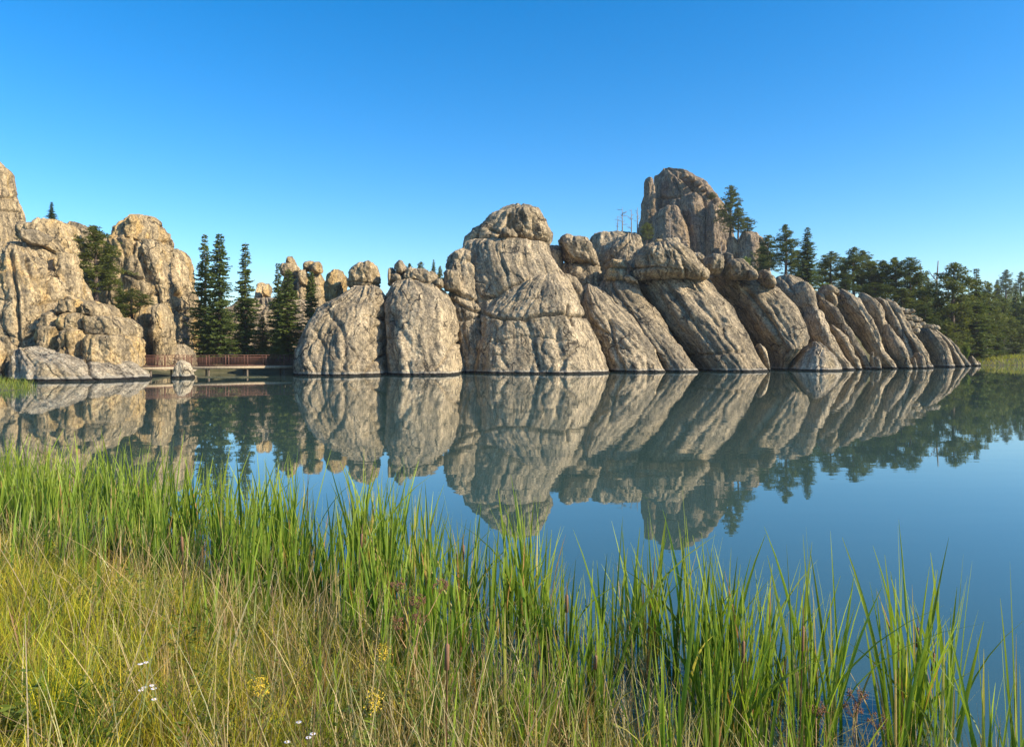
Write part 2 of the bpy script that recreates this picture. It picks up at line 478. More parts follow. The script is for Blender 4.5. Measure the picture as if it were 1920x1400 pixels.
# ridge pines, from left to right
ridge = [(1440, 441, 530, 40, 165, 'pine', 'first ridge pine from the left, beside the boulder by the tower'),
         (1473, 422, 520, 40, 150, 'pine', 'tallest pine at the left end of the ridge'),
         (1514, 425, 545, 46, 150, 'spruce', 'spire topped conifer second of the two tall trees on the ridge'),
         (1497, 470, 545, 34, 160, 'pine', 'lower pine between the two tall ridge trees'),
         (1540, 495, 550, 30, 175, 'pine', 'low pine in the dip right of the spire topped conifer'),
         (1560, 472, 555, 36, 160, 'pine', 'wind shaped pine with flat top on the ridge dip'),
         (1583, 481, 560, 26, 165, 'spruce', 'thin conifer just left of the twin topped ridge pine'),
         (1601, 464, 562, 42, 152, 'pine', 'twin topped ridge pine, left stem'),
         (1617, 470, 565, 40, 154, 'pine', 'twin topped ridge pine, right stem'),
         (1634, 490, 570, 40, 158, 'pine', 'pine stepping down right of the twin topped ridge pine'),
         (1656, 489, 580, 42, 152, 'pine', 'round shouldered pine mid-ridge over the curved slabs'),
         (1677, 484, 588, 46, 150, 'pine', 'broad pine mid-ridge over the curved slabs'),
         (1705, 484, 606, 52, 148, 'pine', 'conical pine right of mid-ridge, darkest of its row'),
         (1724, 512, 625, 40, 156, 'pine', 'lower pine between the conical pine and the bare snag'),
         (1738, 506, 640, 34, 166, 'spruce', 'narrow conifer left of the tall bare snag'),
         (1690, 540, 600, 46, 141, 'pine', 'short bushy pine right above the stacked rubble'),
         (1735, 575, 650, 46, 138, 'pine', 'low dark pine behind the rubble at the slab ends'),
         (1640, 530, 578, 40, 140, 'pine', 'short pine peering over the curved slab tops'),
         (1585, 525, 556, 34, 140, 'pine', 'young pine close behind the split slab tops'),
         (1545, 528, 552, 30, 139, 'leafy', 'bright green shrub behind the slab tops'),
         ]
for px, yt, yb, w, Y, k, lb in ridge: T_((k, lb, 'bush' if k == 'leafy' else 'tree', GR, px, yt, yb, w, Y))
GSH = 'pines on the right shore'
shore = [(1790, 494, 676, 74, 142, 'pine', 'big round topped pine on the shore right of the last slab'),
         (1831, 502, 676, 66, 144, 'spruce', 'tall pointed conifer on the shore, nearest the right'),
         (1762, 560, 672, 50, 146, 'pine', 'dark pine filling in left of the big round topped pine'),
         (1810, 560, 676, 52, 150, 'pine', 'lower pine between the two big shore trees'),
         (1857, 532, 676, 48, 158, 'pine', 'shore pine right of the tall pointed conifer'),
         (1881, 560, 674, 48, 164, 'pine', 'second shore pine right of the tall pointed conifer'),
         (1905, 545, 674, 46, 176, 'spruce', 'conifer near the right picture edge on the shore'),
         (1930, 556, 674, 54, 168, 'pine', 'pine cut by the right picture edge'),
         (1775, 600, 676, 46, 139, 'pine', 'low pine at the water behind the last pale slab'),
         (1848, 590, 676, 40, 148, 'pine', 'small pine on the shore beside the pointed conifer'),
         (1869, 600, 676, 40, 152, 'spruce', 'small dark spruce on the open shore'),
         (1812, 638, 678, 22, 137, 'leafy', 'bright yellow green sapling beside the last slab'),
         (1795, 655, 679, 20, 137, 'leafy', 'low green shrub at the waterline by the last slab'),
         (1886, 506, 560, 20, 330, 'pine', 'tall far pine standing above the distant wood'),
         (1915, 510, 560, 18, 340, 'pine', 'rightmost far pine above the distant wood'),
         (1870, 524, 560, 16, 335, 'spruce', 'short far conifer left of the tall far pine')]
for px, yt, yb, w, Y, k, lb in shore: T_((k, lb, 'bush' if k == 'leafy' else 'tree', GSH, px, yt, yb, w, Y))
# left shore bushes
T_(('leafy', 'bright green bush at the foot of the left cliff', 'bush', None, 32, 674, 706, 26, 66))
T_(('leafy', 'small dark shrub on the ledge below the left skyline tower', 'bush', None, 36, 430, 450, 18, 84))
T_(('leafy', 'low shrub on the cliff edge beside the skyline spruce', 'bush', None, 72, 408, 424, 22, 86))
for k, lb, cat, g, px, yt, yb, w, Y in TREES:
    x, y, z = P(px, yb, Y)
    if 1420 < px and Y < 300: CTRL.append((x, y, max(z, 0.8)))

def axis(parts):
    out = []
    for a, b, st in parts: out += list(np.arange(a, b, st))
    return np.array(out + [parts[-1][1]])
gx = axis([(-3000, -400, 300), (-400, -120, 20), (-120, -16, 3), (-16, 12, 0.35), (12, 130, 3), (130, 500, 15), (500, 3000, 300)])
gy = axis([(-600, -40, 60), (-40, -4, 4), (-4, 15, 0.35), (15, 60, 2.5), (60, 260, 3), (260, 700, 15), (700, 5000, 300)])
GX, GY = np.meshgrid(gx, gy)
GZ = ground_h(GX, GY)
nx, ny = len(gx), len(gy)
idx = np.arange(nx * ny).reshape(ny, nx)
quads = np.stack([idx[:-1, :-1], idx[:-1, 1:], idx[1:, 1:], idx[1:, :-1]], -1).reshape(-1, 4)
gnd = link('ground', mesh_np('ground', np.stack([GX, GY, GZ], -1).reshape(-1, 3), quads), None, M['ground'])
tag(gnd, kind='structure')
wx = axis([(-80, 220, 20)]); wy = axis([(-20, 180, 20)])
WX, WY = np.meshgrid(wx, wy)
idx = np.arange(WX.size).reshape(WX.shape)
quads = np.stack([idx[:-1, :-1], idx[:-1, 1:], idx[1:, 1:], idx[1:, :-1]], -1).reshape(-1, 4)
lake = link('lake_water', mesh_np('lake_water', np.stack([WX, WY, np.zeros_like(WX)], -1).reshape(-1, 3), quads), None, M['water'])
tag(lake, kind='structure')

# ------------------------------------------------------------------ granite
_rs = [0]
def cells(a, b, seed):
    """distance to the nearest joint of an irregular block pattern, and a random height per block"""
    r = np.random.RandomState(seed % 9973)
    tab = r.rand(64, 64, 3)
    ia, ib = np.floor(a).astype(int), np.floor(b).astype(int)
    f1 = np.full(a.shape, 9.0); f2 = np.full(a.shape, 9.0); hv = np.zeros(a.shape)
    for da in (-1, 0, 1):
        for db in (-1, 0, 1):
            t = tab[(ia + da) % 64, (ib + db) % 64]
            ds = np.hypot(ia + da + t[:, 0] - a, ib + db + t[:, 1] - b)
            c = ds < f1
            f2 = np.where(c, f1, np.minimum(f2, ds)); hv = np.where(c, t[:, 2], hv); f1 = np.where(c, ds, f1)
    return f2 - f1, hv
def lobe(rows, Yf, dep, lean=0.0, n=2.6, gtop=0.2, gp=2.6, kind='slab', step=1.7, rough=1.0, flute=1.0, grooves=(), frac=None, flank=.88, seed=None):
    """one lofted granite body: horizontal rounded sections stacked from its foot to its top.
    rows: (photo row, left, right); Yf: depth of its front at lake level; dep: half its thickness; lean: metres back per metre up"""
    _rs[0] += 1
    sd = (_rs[0] if seed is None else seed) * 13.7
    if frac is None: frac = .8 if kind == 'boulder' else .25
    if kind == 'boulder': gp, n, rough = max(gp, 3.4), max(n, 2.9), rough * 1.25
    Y0 = Yf + dep
    R = []
    for py, xl, xr in rows:
        k = (py - HOR) / F
        Z = (EYE - k * Y0) / (1 + k * lean)
        Yc = Y0 + lean * Z
        R.append((Z, (xl - 960) * Yc / F, (xr - 960) * Yc / F, Yc))
    R = np.array(sorted(R, key=lambda r: -r[0]))             # from the top down
    ztop = R[0, 0]
    if kind == 'slab':
        lo, pv = R[-1], R[-2]
        if lo[0] > -1.5:
            dz = max(pv[0] - lo[0], 1e-3)
            m = np.clip((lo[1:3] - pv[1:3]) / dz, -1.5, 1.5)
            zz = -1.8 if lo[0] < 3 else lo[0] - 1.5
            e = lo[1:3] + m * (lo[0] - zz)
            R = np.vstack([R, [zz, e[0], e[1], Y0 + lean * zz]])
    s = np.concatenate([[0], np.cumsum(np.linalg.norm(np.diff(R[:, :3], axis=0) * [1, .5, .5], axis=1))])
    ymean = R[:, 3].mean()
    st = step * ymean / F
    Mr = int(np.clip(s[-1] / st, 10, 240))
    dense = np.linspace(0, s[-1], Mr * 4)
    D = np.stack([np.interp(dense, s, R[:, j]) for j in range(4)], -1)
    kw = max(3, int(len(dense) * 0.035)) | 1
    ker = np.hanning(kw + 2)[1:-1]; ker /= ker.sum()
    pad = kw // 2
    Dp = np.concatenate([2 * D[:1] - D[pad:0:-1], D, 2 * D[-1:] - D[-2:-pad - 2:-1]])
    D = np.stack([np.convolve(Dp[:, j], ker, 'valid') for j in range(4)], -1)[::4]
    Z, XL, XR, YC = D.T
    Mr = len(Z)
    w = np.maximum((XR - XL) / 2, 0.02); cx = (XR + XL) / 2
    zb = Z[-1]
    if kind == 'slab':
        t = np.clip((Z - max(zb, 0)) / (ztop - max(zb, 0)), 0, 1)
        g = gtop + (1 - gtop) * np.sqrt(np.maximum(0, 1 - t ** gp))
    else:
        t = np.clip((Z - zb) / (ztop - zb), 0, 1)
        g = gtop * .4 + (1 - gtop * .4) * np.maximum(0, 1 - np.abs(2 * t - 1) ** gp) ** 0.5
    hd = dep * g
    ta = np.abs(cx / YC)                                     # bodies off to the side also show their flank
    hd = np.minimum(hd, np.maximum(.8 * w / np.maximum(ta * 1.1 * flank, 1e-3), .5))
    w = np.maximum(np.sqrt(np.maximum(w ** 2 - (hd * ta * 1.1 * flank) ** 2, 0)), .6 * w)
    th = np.linspace(math.pi / 2, math.pi / 2 + 2 * math.pi, 1600)
    cs, sn = np.cos(th), np.sin(th)
    ex, ey = np.sign(cs) * np.abs(cs) ** (2 / n), np.sign(sn) * np.abs(sn) ** (2 / n)
    wm, dm = w.mean(), hd.mean()
    seg = np.hypot(np.diff(ex) * wm, np.diff(ey) * dm)
    wt = np.where((ey[1:] + ey[:-1]) / 2 < 0.15, 1.0, 0.35)
    cum = np.concatenate([[0], np.cumsum(seg * wt)])
    arc = np.concatenate([[0], np.cumsum(seg)])
    K = int(np.clip(cum[-1] / st, 18, 420))
    tg = np.linspace(0, cum[-1], K + 1)[:-1]
    ux, uy, ua = np.interp(tg, cum, ex), np.interp(tg, cum, ey), np.interp(tg, cum, arc)
    X = cx[:, None] + w[:, None] * ux[None, :]
    Yv = YC[:, None] + hd[:, None] * uy[None, :]
    Zv = np.repeat(Z[:, None], K, 1)
    V = np.stack([X, Yv, Zv], -1)
    # normals
    du = np.roll(V, -1, 1) - np.roll(V, 1, 1)
    dv = np.gradient(V, axis=0)
    nrm = np.cross(dv, du)
    nrm /= np.maximum(np.linalg.norm(nrm, axis=-1), 1e-9)[..., None]
    cen = np.stack([np.repeat(cx[:, None], K, 1), np.repeat(YC[:, None], K, 1), Zv], -1)
    if ((V - cen) * nrm).sum() < 0: nrm = -nrm
    sv = np.concatenate([[0], np.cumsum(np.hypot(np.diff(Z), np.diff(YC) + 0 * Z[1:]) + 0.3 * np.abs(np.diff(w)))])
    U = np.repeat(ua[None, :], Mr, 0); VV = np.repeat(sv[:, None], K, 1)
    pw = V.reshape(-1, 3); uu = U.ravel(); vv = VV.ravel()
    size = min(wm * 2, s[-1])
    sc = np.clip(size / 8.0, 0.3, 1.3)                       # smaller rocks, smaller relief
    far = ymean / 90.0
    d = (0.38 if kind == 'slab' else 0.55) * sc * fbm(pw / (5.5 * sc) + sd, 2)
    fl = pnoise(np.stack([uu / (2.3 * sc) + .35 * pnoise(np.stack([uu / 6, vv / 7, 0 * uu + sd], -1)), vv / (13 * sc), 0 * uu + sd], -1))
    fl2 = pnoise(np.stack([uu / (1.0 * sc), vv / (7 * sc), 0 * uu + sd + 5], -1))
    d += flute * sc * (0.26 * fl + 0.12 * fl2)
    d -= flute * sc * 0.22 * np.maximum(0, 1 - np.abs(fl + 0.12) / 0.06) * np.clip(pnoise(np.stack([uu / 9, vv / 6, 0 * uu + sd + 9], -1)) * 2.2 + .25, 0, 1)
    d += (0.14 if kind == 'slab' else .20) * rough * fbm(pw / (1.3 * far) + sd, 4, 0.6)
    # pitted, creased skin
    rd = 1 - np.abs(pnoise(np.stack([uu / (1.3 * far) + .4 * pnoise(pw / 2.5 + sd), vv / (9.0 * far), 0 * uu + sd + 33], -1))); d -= 0.20 * rough * rd ** 6
    rd = 1 - np.abs(pnoise(pw / (.75 * far) + sd + 53)); d -= 0.05 * rough * rd ** 5
    # fracture blocks: thin joints round them, each block a little proud or set back
    e1, hb_ = cells(uu / (4.6 * sc) + .25 * pnoise(pw / 2.2 + sd), vv / (6.5 * sc) + .25 * pnoise(pw / 2.2 + sd + 7), int(sd))
    msk = np.clip(pnoise(np.stack([uu / (8 * sc), vv / (8 * sc), 0 * uu + sd + 70], -1)) * 2.5 + frac - .35, 0, 1)
    d += frac * sc * .34 * (hb_ - .5) * msk * np.clip(e1 / .10, 0, 1)
    d -= frac * sc * .38 * msk * np.maximum(0, 1 - e1 / .035)
    # cross joints, broken and thin
    cj = pnoise(np.stack([uu / (6.5 * sc), vv / (2.6 * sc), 0 * uu + sd + 21], -1))
    d -= rough * sc * 0.30 * np.maximum(0, 1 - np.abs(cj) / 0.035) * np.clip(pnoise(np.stack([uu / 4, vv / 4, 0 * uu + sd + 40], -1)) * 3 - .2, 0, 1)
    # weathering pans and hollows
    pit = fbm(pw / (2.4 * sc) + sd + 60, 2)
    d -= rough * sc * 0.35 * np.clip(pit - 0.42, 0, 1)
    if len(grooves):
        qx = 960 + pw[:, 0] / pw[:, 1] * F
        qy = HOR + (EYE - pw[:, 2]) / pw[:, 1] * F
        front = (nrm.reshape(-1, 3)[:, 1] < 0.25)
        wobx = 2.2 * pnoise(pw / 1.6 + 91); woby = 2.2 * pnoise(pw / 1.6 + 191)
        for line, gw, gd in grooves:
            best = np.full(len(pw), 1e9)
            for (ax, ay), (bx, by) in zip(line[:-1], line[1:]):
                e0, e1 = bx - ax, by - ay
                tt = np.clip(((qx + wobx - ax) * e0 + (qy + woby - ay) * e1) / (e0 * e0 + e1 * e1), 0, 1)
                best = np.minimum(best, np.hypot(qx + wobx - ax - tt * e0, qy + woby - ay - tt * e1))
            d -= np.where(front, gd * np.exp(-(best / gw) ** 2), 0)
    fade = np.clip(np.minimum(np.arange(Mr), (np.arange(Mr)[::-1] if kind != 'slab' else 99)) / (0.06 * Mr + 1) + 0.35, 0, 1)
    lim = 0.30 * np.minimum(w, hd)
    d = np.clip(d.reshape(Mr, K) * fade[:, None], -lim[:, None], lim[:, None])
    V = V + nrm * d[..., None]
    verts = np.concatenate([V.reshape(-1, 3), [V[0].mean(0) + [0, 0, 0.02]], [V[-1].mean(0)]])
    I = np.arange(Mr * K).reshape(Mr, K)
    I2 = np.roll(I, -1, 1)
    q = np.stack([I[:-1], I[1:], I2[1:], I2[:-1]], -1).reshape(-1, 4)
    tA = np.stack([np.full(K, Mr * K), I[0], I2[0]], -1)
    tB = np.stack([np.full(K, Mr * K + 1), I2[-1], I[-1]], -1)
    flow = np.concatenate([np.stack([uu + sd, vv + sd, 0 * uu], -1), [[sd, sd, 0]], [[sd, sd, 0]]])
    return verts, q, np.vstack([tA, tB]), flow

def rock_mesh(name, lobes):
    vs, qs, ts, fs, o = [], [], [], [], 0
    for v, q, t, f in lobes:
        vs.append(v); qs.append(q + o); ts.append(t + o); fs.append(f); o += len(v)
    me = mesh_np(name, np.vstack(vs), np.vstack(qs), np.vstack(ts))
    attr(me, 'flow', np.vstack(fs), 'FLOAT_VECTOR')
    return me
def rock(name, label, cat, lobes, mat='granite', group=None, parent=None):
    o = link(name, rock_mesh(name, lobes), parent, M[mat])
    if parent is None: tag(o, label, cat, group, 'thing')
    return o
L = lobe
GD = 'granite domes and slabs rising from the lake'

# --- left cliffs
rock('granite_tower', 'tall granite tower cut by the left picture edge, highest rock on the left', 'rock',
     [L([(290, -40, -5), (297, -60, 3), (306, -72, 14), (318, -80, 25), (346, -85, 30), (366, -88, 32), (380, -90, 39), (411, -95, 43), (430, -100, 47), (470, -105, 55), (520, -110, 60)],
        88, 7, 0.1, gtop=.3, grooves=[([(-20, 368), (38, 372)], 2.5, .5), ([(0, 395), (40, 398)], 2, .35)])], 'granite_warm')
rock('granite_cliff', 'big yellow stained cliff face with a rounded top at the left shore', 'cliff',
     [L([(455, 22, 60), (460, 10, 74), (470, 4, 95), (485, 2, 112), (503, 2, 128), (517, 2, 147), (536, 4, 166), (569, 6, 180), (620, 6, 192), (690, 10, 205), (706, 10, 210)],
        68, 7, 0.25, gtop=.5, grooves=[([(30, 545), (35, 690)], 4, .8), ([(50, 480), (60, 520), (110, 515)], 2.5, .6), ([(30, 640), (60, 630), (100, 600)], 2.5, .4), ([(96, 480), (92, 540), (86, 600), (70, 640)], 3, .8), ([(132, 515), (128, 560)], 3, .7), ([(18, 470), (28, 545)], 4, 1.0), ([(60, 570), (130, 560)], 2.2, .5)], rough=1.3, frac=1.0),
      L([(476, 105, 143), (490, 104, 149), (515, 104, 154), (540, 104, 160), (580, 110, 165)], 71, 5, 0.25, gtop=.8, kind='boulder')], 'granite_warm')
rock('granite_boulder', 'overhanging cap boulder leaning right on top of the yellow stained cliff', 'boulder',
     [L([(414, 92, 116), (418, 84, 124), (428, 80, 130), (442, 82, 136), (458, 88, 143), (472, 100, 147), (482, 114, 147), (488, 128, 146)], 79, 4.5, 0, kind='boulder', gtop=.9, flank=.45,
        grooves=[([(85, 440), (145, 470)], 2, .4)]),
      L([(419, 56, 80), (424, 50, 90), (434, 47, 95), (446, 50, 95), (456, 60, 92), (464, 64, 96)], 78.5, 3, 0, kind='boulder', gtop=.9, flank=.2)], 'granite_warm')
rock('granite_boulder', 'round boulder tucked under the left side of the overhanging cap boulder', 'boulder',
     [L([(431, 58, 72), (436, 52, 80), (446, 50, 84), (456, 54, 83), (461, 62, 78)], 76, 2.2, 0, kind='boulder', gtop=.5, flank=.4)], 'granite')
rock('granite_boulder', 'grey boulder at the left picture edge on the shoulder of the yellow stained cliff', 'boulder',
     [L([(462, -5, 12), (466, -15, 21), (475, -20, 24), (486, -18, 22), (492, -10, 14)], 74, 2.2, 0, kind='boulder', gtop=.5)], 'granite')
rock('granite_boulder', 'low rounded boulder cut by the left edge beside the shore bush', 'boulder',
     [L([(636, -30, 0), (645, -40, 7), (665, -46, 11), (690, -50, 12), (708, -52, 12)], 62, 3.5, 0.1)], 'granite_warm')
rock('granite_cliff', 'cliff in the shade left of the yellow stained face', 'cliff',
     [L([(452, -60, 15), (470, -70, 25), (560, -80, 30), (700, -80, 30)], 76, 5, 0.1, gtop=.6)], 'granite')
# jointed outcrop at the left shore: base and blocks
oc = bpy.data.objects.new('granite_outcrop', None); COL.objects.link(oc)
tag(oc, 'pale jointed outcrop of stacked blocks rising from the water left of the bridge', 'rock')
base = [L([(650, 66, 92), (656, 56, 120), (664, 50, 160), (674, 46, 200), (686, 42, 242), (700, 38, 263), (714, 35, 276)], 63.5, 5, 0.55, gtop=.45, n=2.4, flank=.5, grooves=[([(160, 662), (172, 700), (190, 712)], 3, .5)])]
rock('base_slab', None, None, base, 'granite_pale', parent=oc)
blocks = [[(562, 140, 158), (567, 132, 170), (578, 128, 175), (588, 128, 176), (592, 132, 174)],
          [(570, 180, 196), (576, 176, 205), (588, 176, 209), (596, 178, 208)],
          [(586, 108, 125), (592, 102, 133), (604, 98, 135), (614, 96, 136), (619, 98, 134)],
          [(588, 138, 176), (594, 135, 181), (608, 134, 181), (618, 137, 181), (624, 142, 178)],
          [(594, 184, 220), (600, 181, 236), (612, 181, 246), (626, 181, 249), (634, 184, 248)],
          [(612, 96, 134), (618, 93, 137), (635, 92, 138), (650, 94, 138), (660, 98, 137)],
          [(619, 138, 174), (626, 135, 178), (645, 134, 178), (664, 137, 178), (672, 142, 176)],
          [(629, 181, 240), (636, 177, 250), (655, 177, 253), (675, 177, 255), (688, 180, 256)]]
deps = [70.0, 70.4, 69.0, 68.8, 69.2, 68.0, 67.6, 67.8]
for b, y in zip(blocks, deps):
    b = [(q[0] + (-.5 if i == 0 else 1.5 if i == len(b) - 1 else 0), q[1] - .8, q[2] + .8) for i, q in enumerate(b)]
    rock('block', None, None, [L(b, y, 3.2, 0.1, n=4.2, kind='boulder', gtop=1.5, gp=7, flute=.5, rough=.8, flank=.3)], 'granite_warm', parent=oc)
# skyline and back cliffs
rock('granite_cliff', 'long low skyline cliff behind the broad bushy pine', 'cliff',
     [L([(416, 130, 148), (421, 126, 165), (431, 120, 186), (441, 115, 206), (455, 112, 216), (480, 110, 222), (560, 105, 230), (640, 100, 240)], 100, 6, 0.15, gtop=.6,
        grooves=[([(150, 425), (160, 470)], 2.5, .5), ([(186, 435), (195, 480)], 2.5, .5)])], 'granite_warm')
rock('granite_cliff', 'tall knobbed cliff behind the left end of the footbridge', 'cliff',
     [L([(405, 262, 292), (409, 246, 299), (418, 238, 303), (430, 230, 314), (442, 221, 319), (455, 217, 321), (466, 214, 345), (480, 211, 352), (510, 206, 359), (545, 203, 367), (580, 202, 371), (620, 205, 369), (690, 215, 368)], 88, 8, 0.12, gtop=.45, gp=4, n=3, rough=1.5, flute=1.3,
        grooves=[([(272, 405), (268, 425), (256, 442), (248, 470)], 3, 1.1), ([(302, 425), (304, 455)], 3, .8), ([(256, 445), (290, 452), (318, 455)], 2.5, .6), ([(322, 455), (326, 500), (330, 545), (345, 560)], 3, 1.4), ([(205, 500), (250, 520), (295, 528)], 2.5, .5),
                 ([(264, 475), (270, 500), (282, 522)], 5, .9), ([(240, 565), (300, 550), (350, 590)], 2.5, .5), ([(350, 540), (352, 590)], 2.5, .8)]),
      L([(404, 246, 258), (408, 240, 266), (420, 236, 270), (434, 234, 270), (450, 236, 266)], 90.6, 3, 0, kind='boulder', gtop=1, rough=1.3),
      L([(450, 268, 300), (470, 270, 314), (500, 278, 322), (525, 288, 325), (545, 298, 324), (580, 300, 324)], 88.0, 3.2, 0.13, kind='boulder', gtop=1.2, rough=1.4)], 'granite_warm')
rock('granite_pillar', 'rough grey pillar standing before the knobbed cliff at the bridge end', 'rock',
     [L([(570, 296, 314), (576, 290, 320), (590, 286, 327), (620, 284, 331), (645, 284, 329), (668, 288, 324), (690, 288, 326)], 80, 3, .1, gtop=.6, rough=1.5),
      L([(576, 268, 284), (584, 258, 290), (605, 252, 292), (635, 246, 292), (660, 246, 290), (690, 246, 290)], 81, 3, .1, gtop=.6, rough=1.5)], 'granite_warm')
rock('granite_boulder', 'dark boulder at the foot of the knobbed cliff behind the railing', 'boulder',
     [L([(645, 334, 346), (652, 326, 356), (665, 322, 366), (690, 320, 368)], 84, 2.5, .1)], 'granite')
rock('granite_boulder', 'small pale boulder in the water before the footbridge', 'boulder',
     [L([(675, 338, 347), (680, 333, 355), (690, 329, 361), (701, 325, 364), (709, 324, 366)], 71, 1.2, .15, gtop=.3)], 'granite_pale')

# --- knobbed rocks behind the bridge
rock('granite_spire', 'double knobbed spire of rounded rocks above the right spruces', 'rock',
     [L([(481, 540, 549), (485, 537, 554), (492, 536, 556), (499, 538, 555)], 118, 2.2, 0, kind='boulder', gtop=.5, step=1.5),
      L([(493, 534, 555), (499, 529, 561), (508, 527, 563), (517, 529, 562), (523, 534, 556)], 117.5, 3, 0, kind='boulder', gtop=.6),
      L([(516, 536, 560), (530, 530, 566), (560, 524, 572), (620, 515, 575), (690, 510, 580)], 116, 4, .1, gtop=.7)], 'granite_warm')
rock('granite_spire', 'crowned rock spire right of the double knobbed spire', 'rock',
     [L([(490, 578, 588), (493, 570, 592), (500, 567, 596), (507, 568, 596), (511, 572, 592)], 116.5, 2.2, 0, kind='boulder', gtop=.6, step=1.5),
      L([(491, 590, 600), (496, 584, 604), (506, 582, 606), (514, 586, 604)], 115.5, 2.2, 0, kind='boulder', gtop=.6, step=1.5),
      L([(512, 586, 602), (520, 580, 607), (535, 578, 613), (560, 580, 616), (600, 580, 620), (690, 575, 625)], 115, 4, .1, gtop=.7, grooves=[([(578, 535), (614, 538)], 2, .5), ([(578, 556), (614, 560)], 2, .5)]),
      L([(506, 563, 574), (511, 560, 578), (522, 558, 580), (531, 560, 578), (536, 562, 576)], 114, 2.2, 0, kind='boulder', gtop=.6),
      L([(530, 560, 578), (545, 557, 582), (580, 555, 585), (640, 550, 590), (690, 550, 590)], 114, 3, .1, gtop=.7)], 'granite_warm')
rock('granite_spire', 'low knob of rock between the open spruce and the slim spire spruce', 'rock',
     [L([(530, 488, 497), (535, 482, 502), (546, 480, 506), (560, 478, 508), (590, 472, 512), (640, 462, 516), (690, 460, 518)], 112, 4, .1, gtop=.4),
      L([(532, 498, 506), (538, 494, 509), (548, 492, 510), (558, 494, 508)], 111.5, 1.8, 0, kind='boulder', gtop=.5)], 'granite_warm')
rock('granite_cliff', 'low shaded rock wall behind the footbridge spruces', 'cliff',
     [L([(560, 460, 560), (572, 440, 600), (590, 400, 625), (640, 380, 632), (690, 370, 640)], 104, 4, .2, gtop=.5)], 'granite')
rock('granite_boulder', 'brown egg shaped boulder behind the leftmost lakeside dome', 'boulder',
     [L([(506, 628, 638), (510, 622, 646), (519, 616, 651), (535, 612, 653), (555, 611, 652), (575, 613, 650), (600, 615, 650)], 93, 3.2, 0, kind='boulder', gtop=.5)], 'granite_warm')

# --- lakeside domes
rock('granite_boulder', 'smooth round head of rock sitting on the leftmost lakeside dome', 'boulder',
     [L([(492, 680, 696), (496, 671, 704), (504, 663, 709), (516, 657, 711), (528, 655, 712), (538, 656, 711), (546, 660, 708)], 88, 3.2, 0, kind='boulder', gtop=.6,
        grooves=[([(655, 529), (712, 534)], 2, .35)])], 'granite_warm')
rock('granite_dome', 'leftmost lakeside dome, greyish with a rounded left flank at the bridge end', 'rock',
     [L([(537, 668, 708), (544, 656, 718), (554, 637, 724), (567, 613, 727), (580, 598, 727), (606, 583, 724), (633, 569, 723), (657, 561, 727), (680, 558, 732), (706, 560, 738)],
        77, 7.5, 0.35, gtop=.3, gp=2.4, n=2.8, flute=1.1, rough=1.15, grooves=[([(640, 700), (648, 660), (640, 610), (615, 580)], 5, .4), ([(600, 700), (608, 650), (590, 620)], 3, .35), ([(688, 542), (706, 566), (714, 598), (726, 606)], 3, .8),
        ([(706, 548), (716, 575)], 2.5, .5), ([(682, 704), (704, 676), (726, 662)], 2.5, .6), ([(700, 650), (703, 632), (707, 614)], 4, .6), ([(684, 590), (716, 598)], 1.8, .3), ([(690, 640), (722, 640)], 1.6, .25)])], 'granite', GD)
rock('granite_dome', 'second lakeside dome from the bridge with rubble on its flat top', 'rock',
     [L([(525, 760, 788), (531, 746, 808), (539, 736, 821), (552, 729, 837), (574, 725, 849), (600, 724, 854), (640, 725, 856), (655, 727, 860), (680, 731, 864), (704, 737, 866)],
        79, 7, 0.4, gtop=.25, gp=2.4, flute=1.3, grooves=[([(735, 590), (765, 640), (770, 700)], 6, .3), ([(820, 690), (850, 650), (858, 640)], 2.5, .45)])], 'granite', GD)
GRB = 'rubble on top of the second lakeside dome'
for rows, lb in ([(502, 730, 738), (508, 727, 741), (520, 726, 742), (532, 727, 741), (538, 730, 739)], 'upright stone at the left end of the rubble on the second dome'), \
                ([(490, 748, 756), (495, 744, 762), (504, 742, 764), (512, 745, 763), (516, 748, 760)], 'highest stone of the rubble on the second dome'), \
                ([(503, 768, 795), (508, 756, 812), (518, 750, 822), (528, 755, 826), (536, 770, 824)], 'wide flat stone of the rubble on the second dome'), \
                ([(523, 822, 830), (528, 819, 834), (536, 818, 835), (542, 822, 832)], 'small end stone at the right of the rubble on the second dome'), \
                ([(512, 738, 752), (518, 735, 760), (528, 736, 764), (536, 740, 762)], 'stone bridging the gap in the rubble on the second dome'):
    rock('granite_boulder', lb, 'boulder', [L(rows, 88.5, 2.2, 0, kind='boulder', gtop=.6, n=2.8, rough=1.4)], 'granite', GRB)
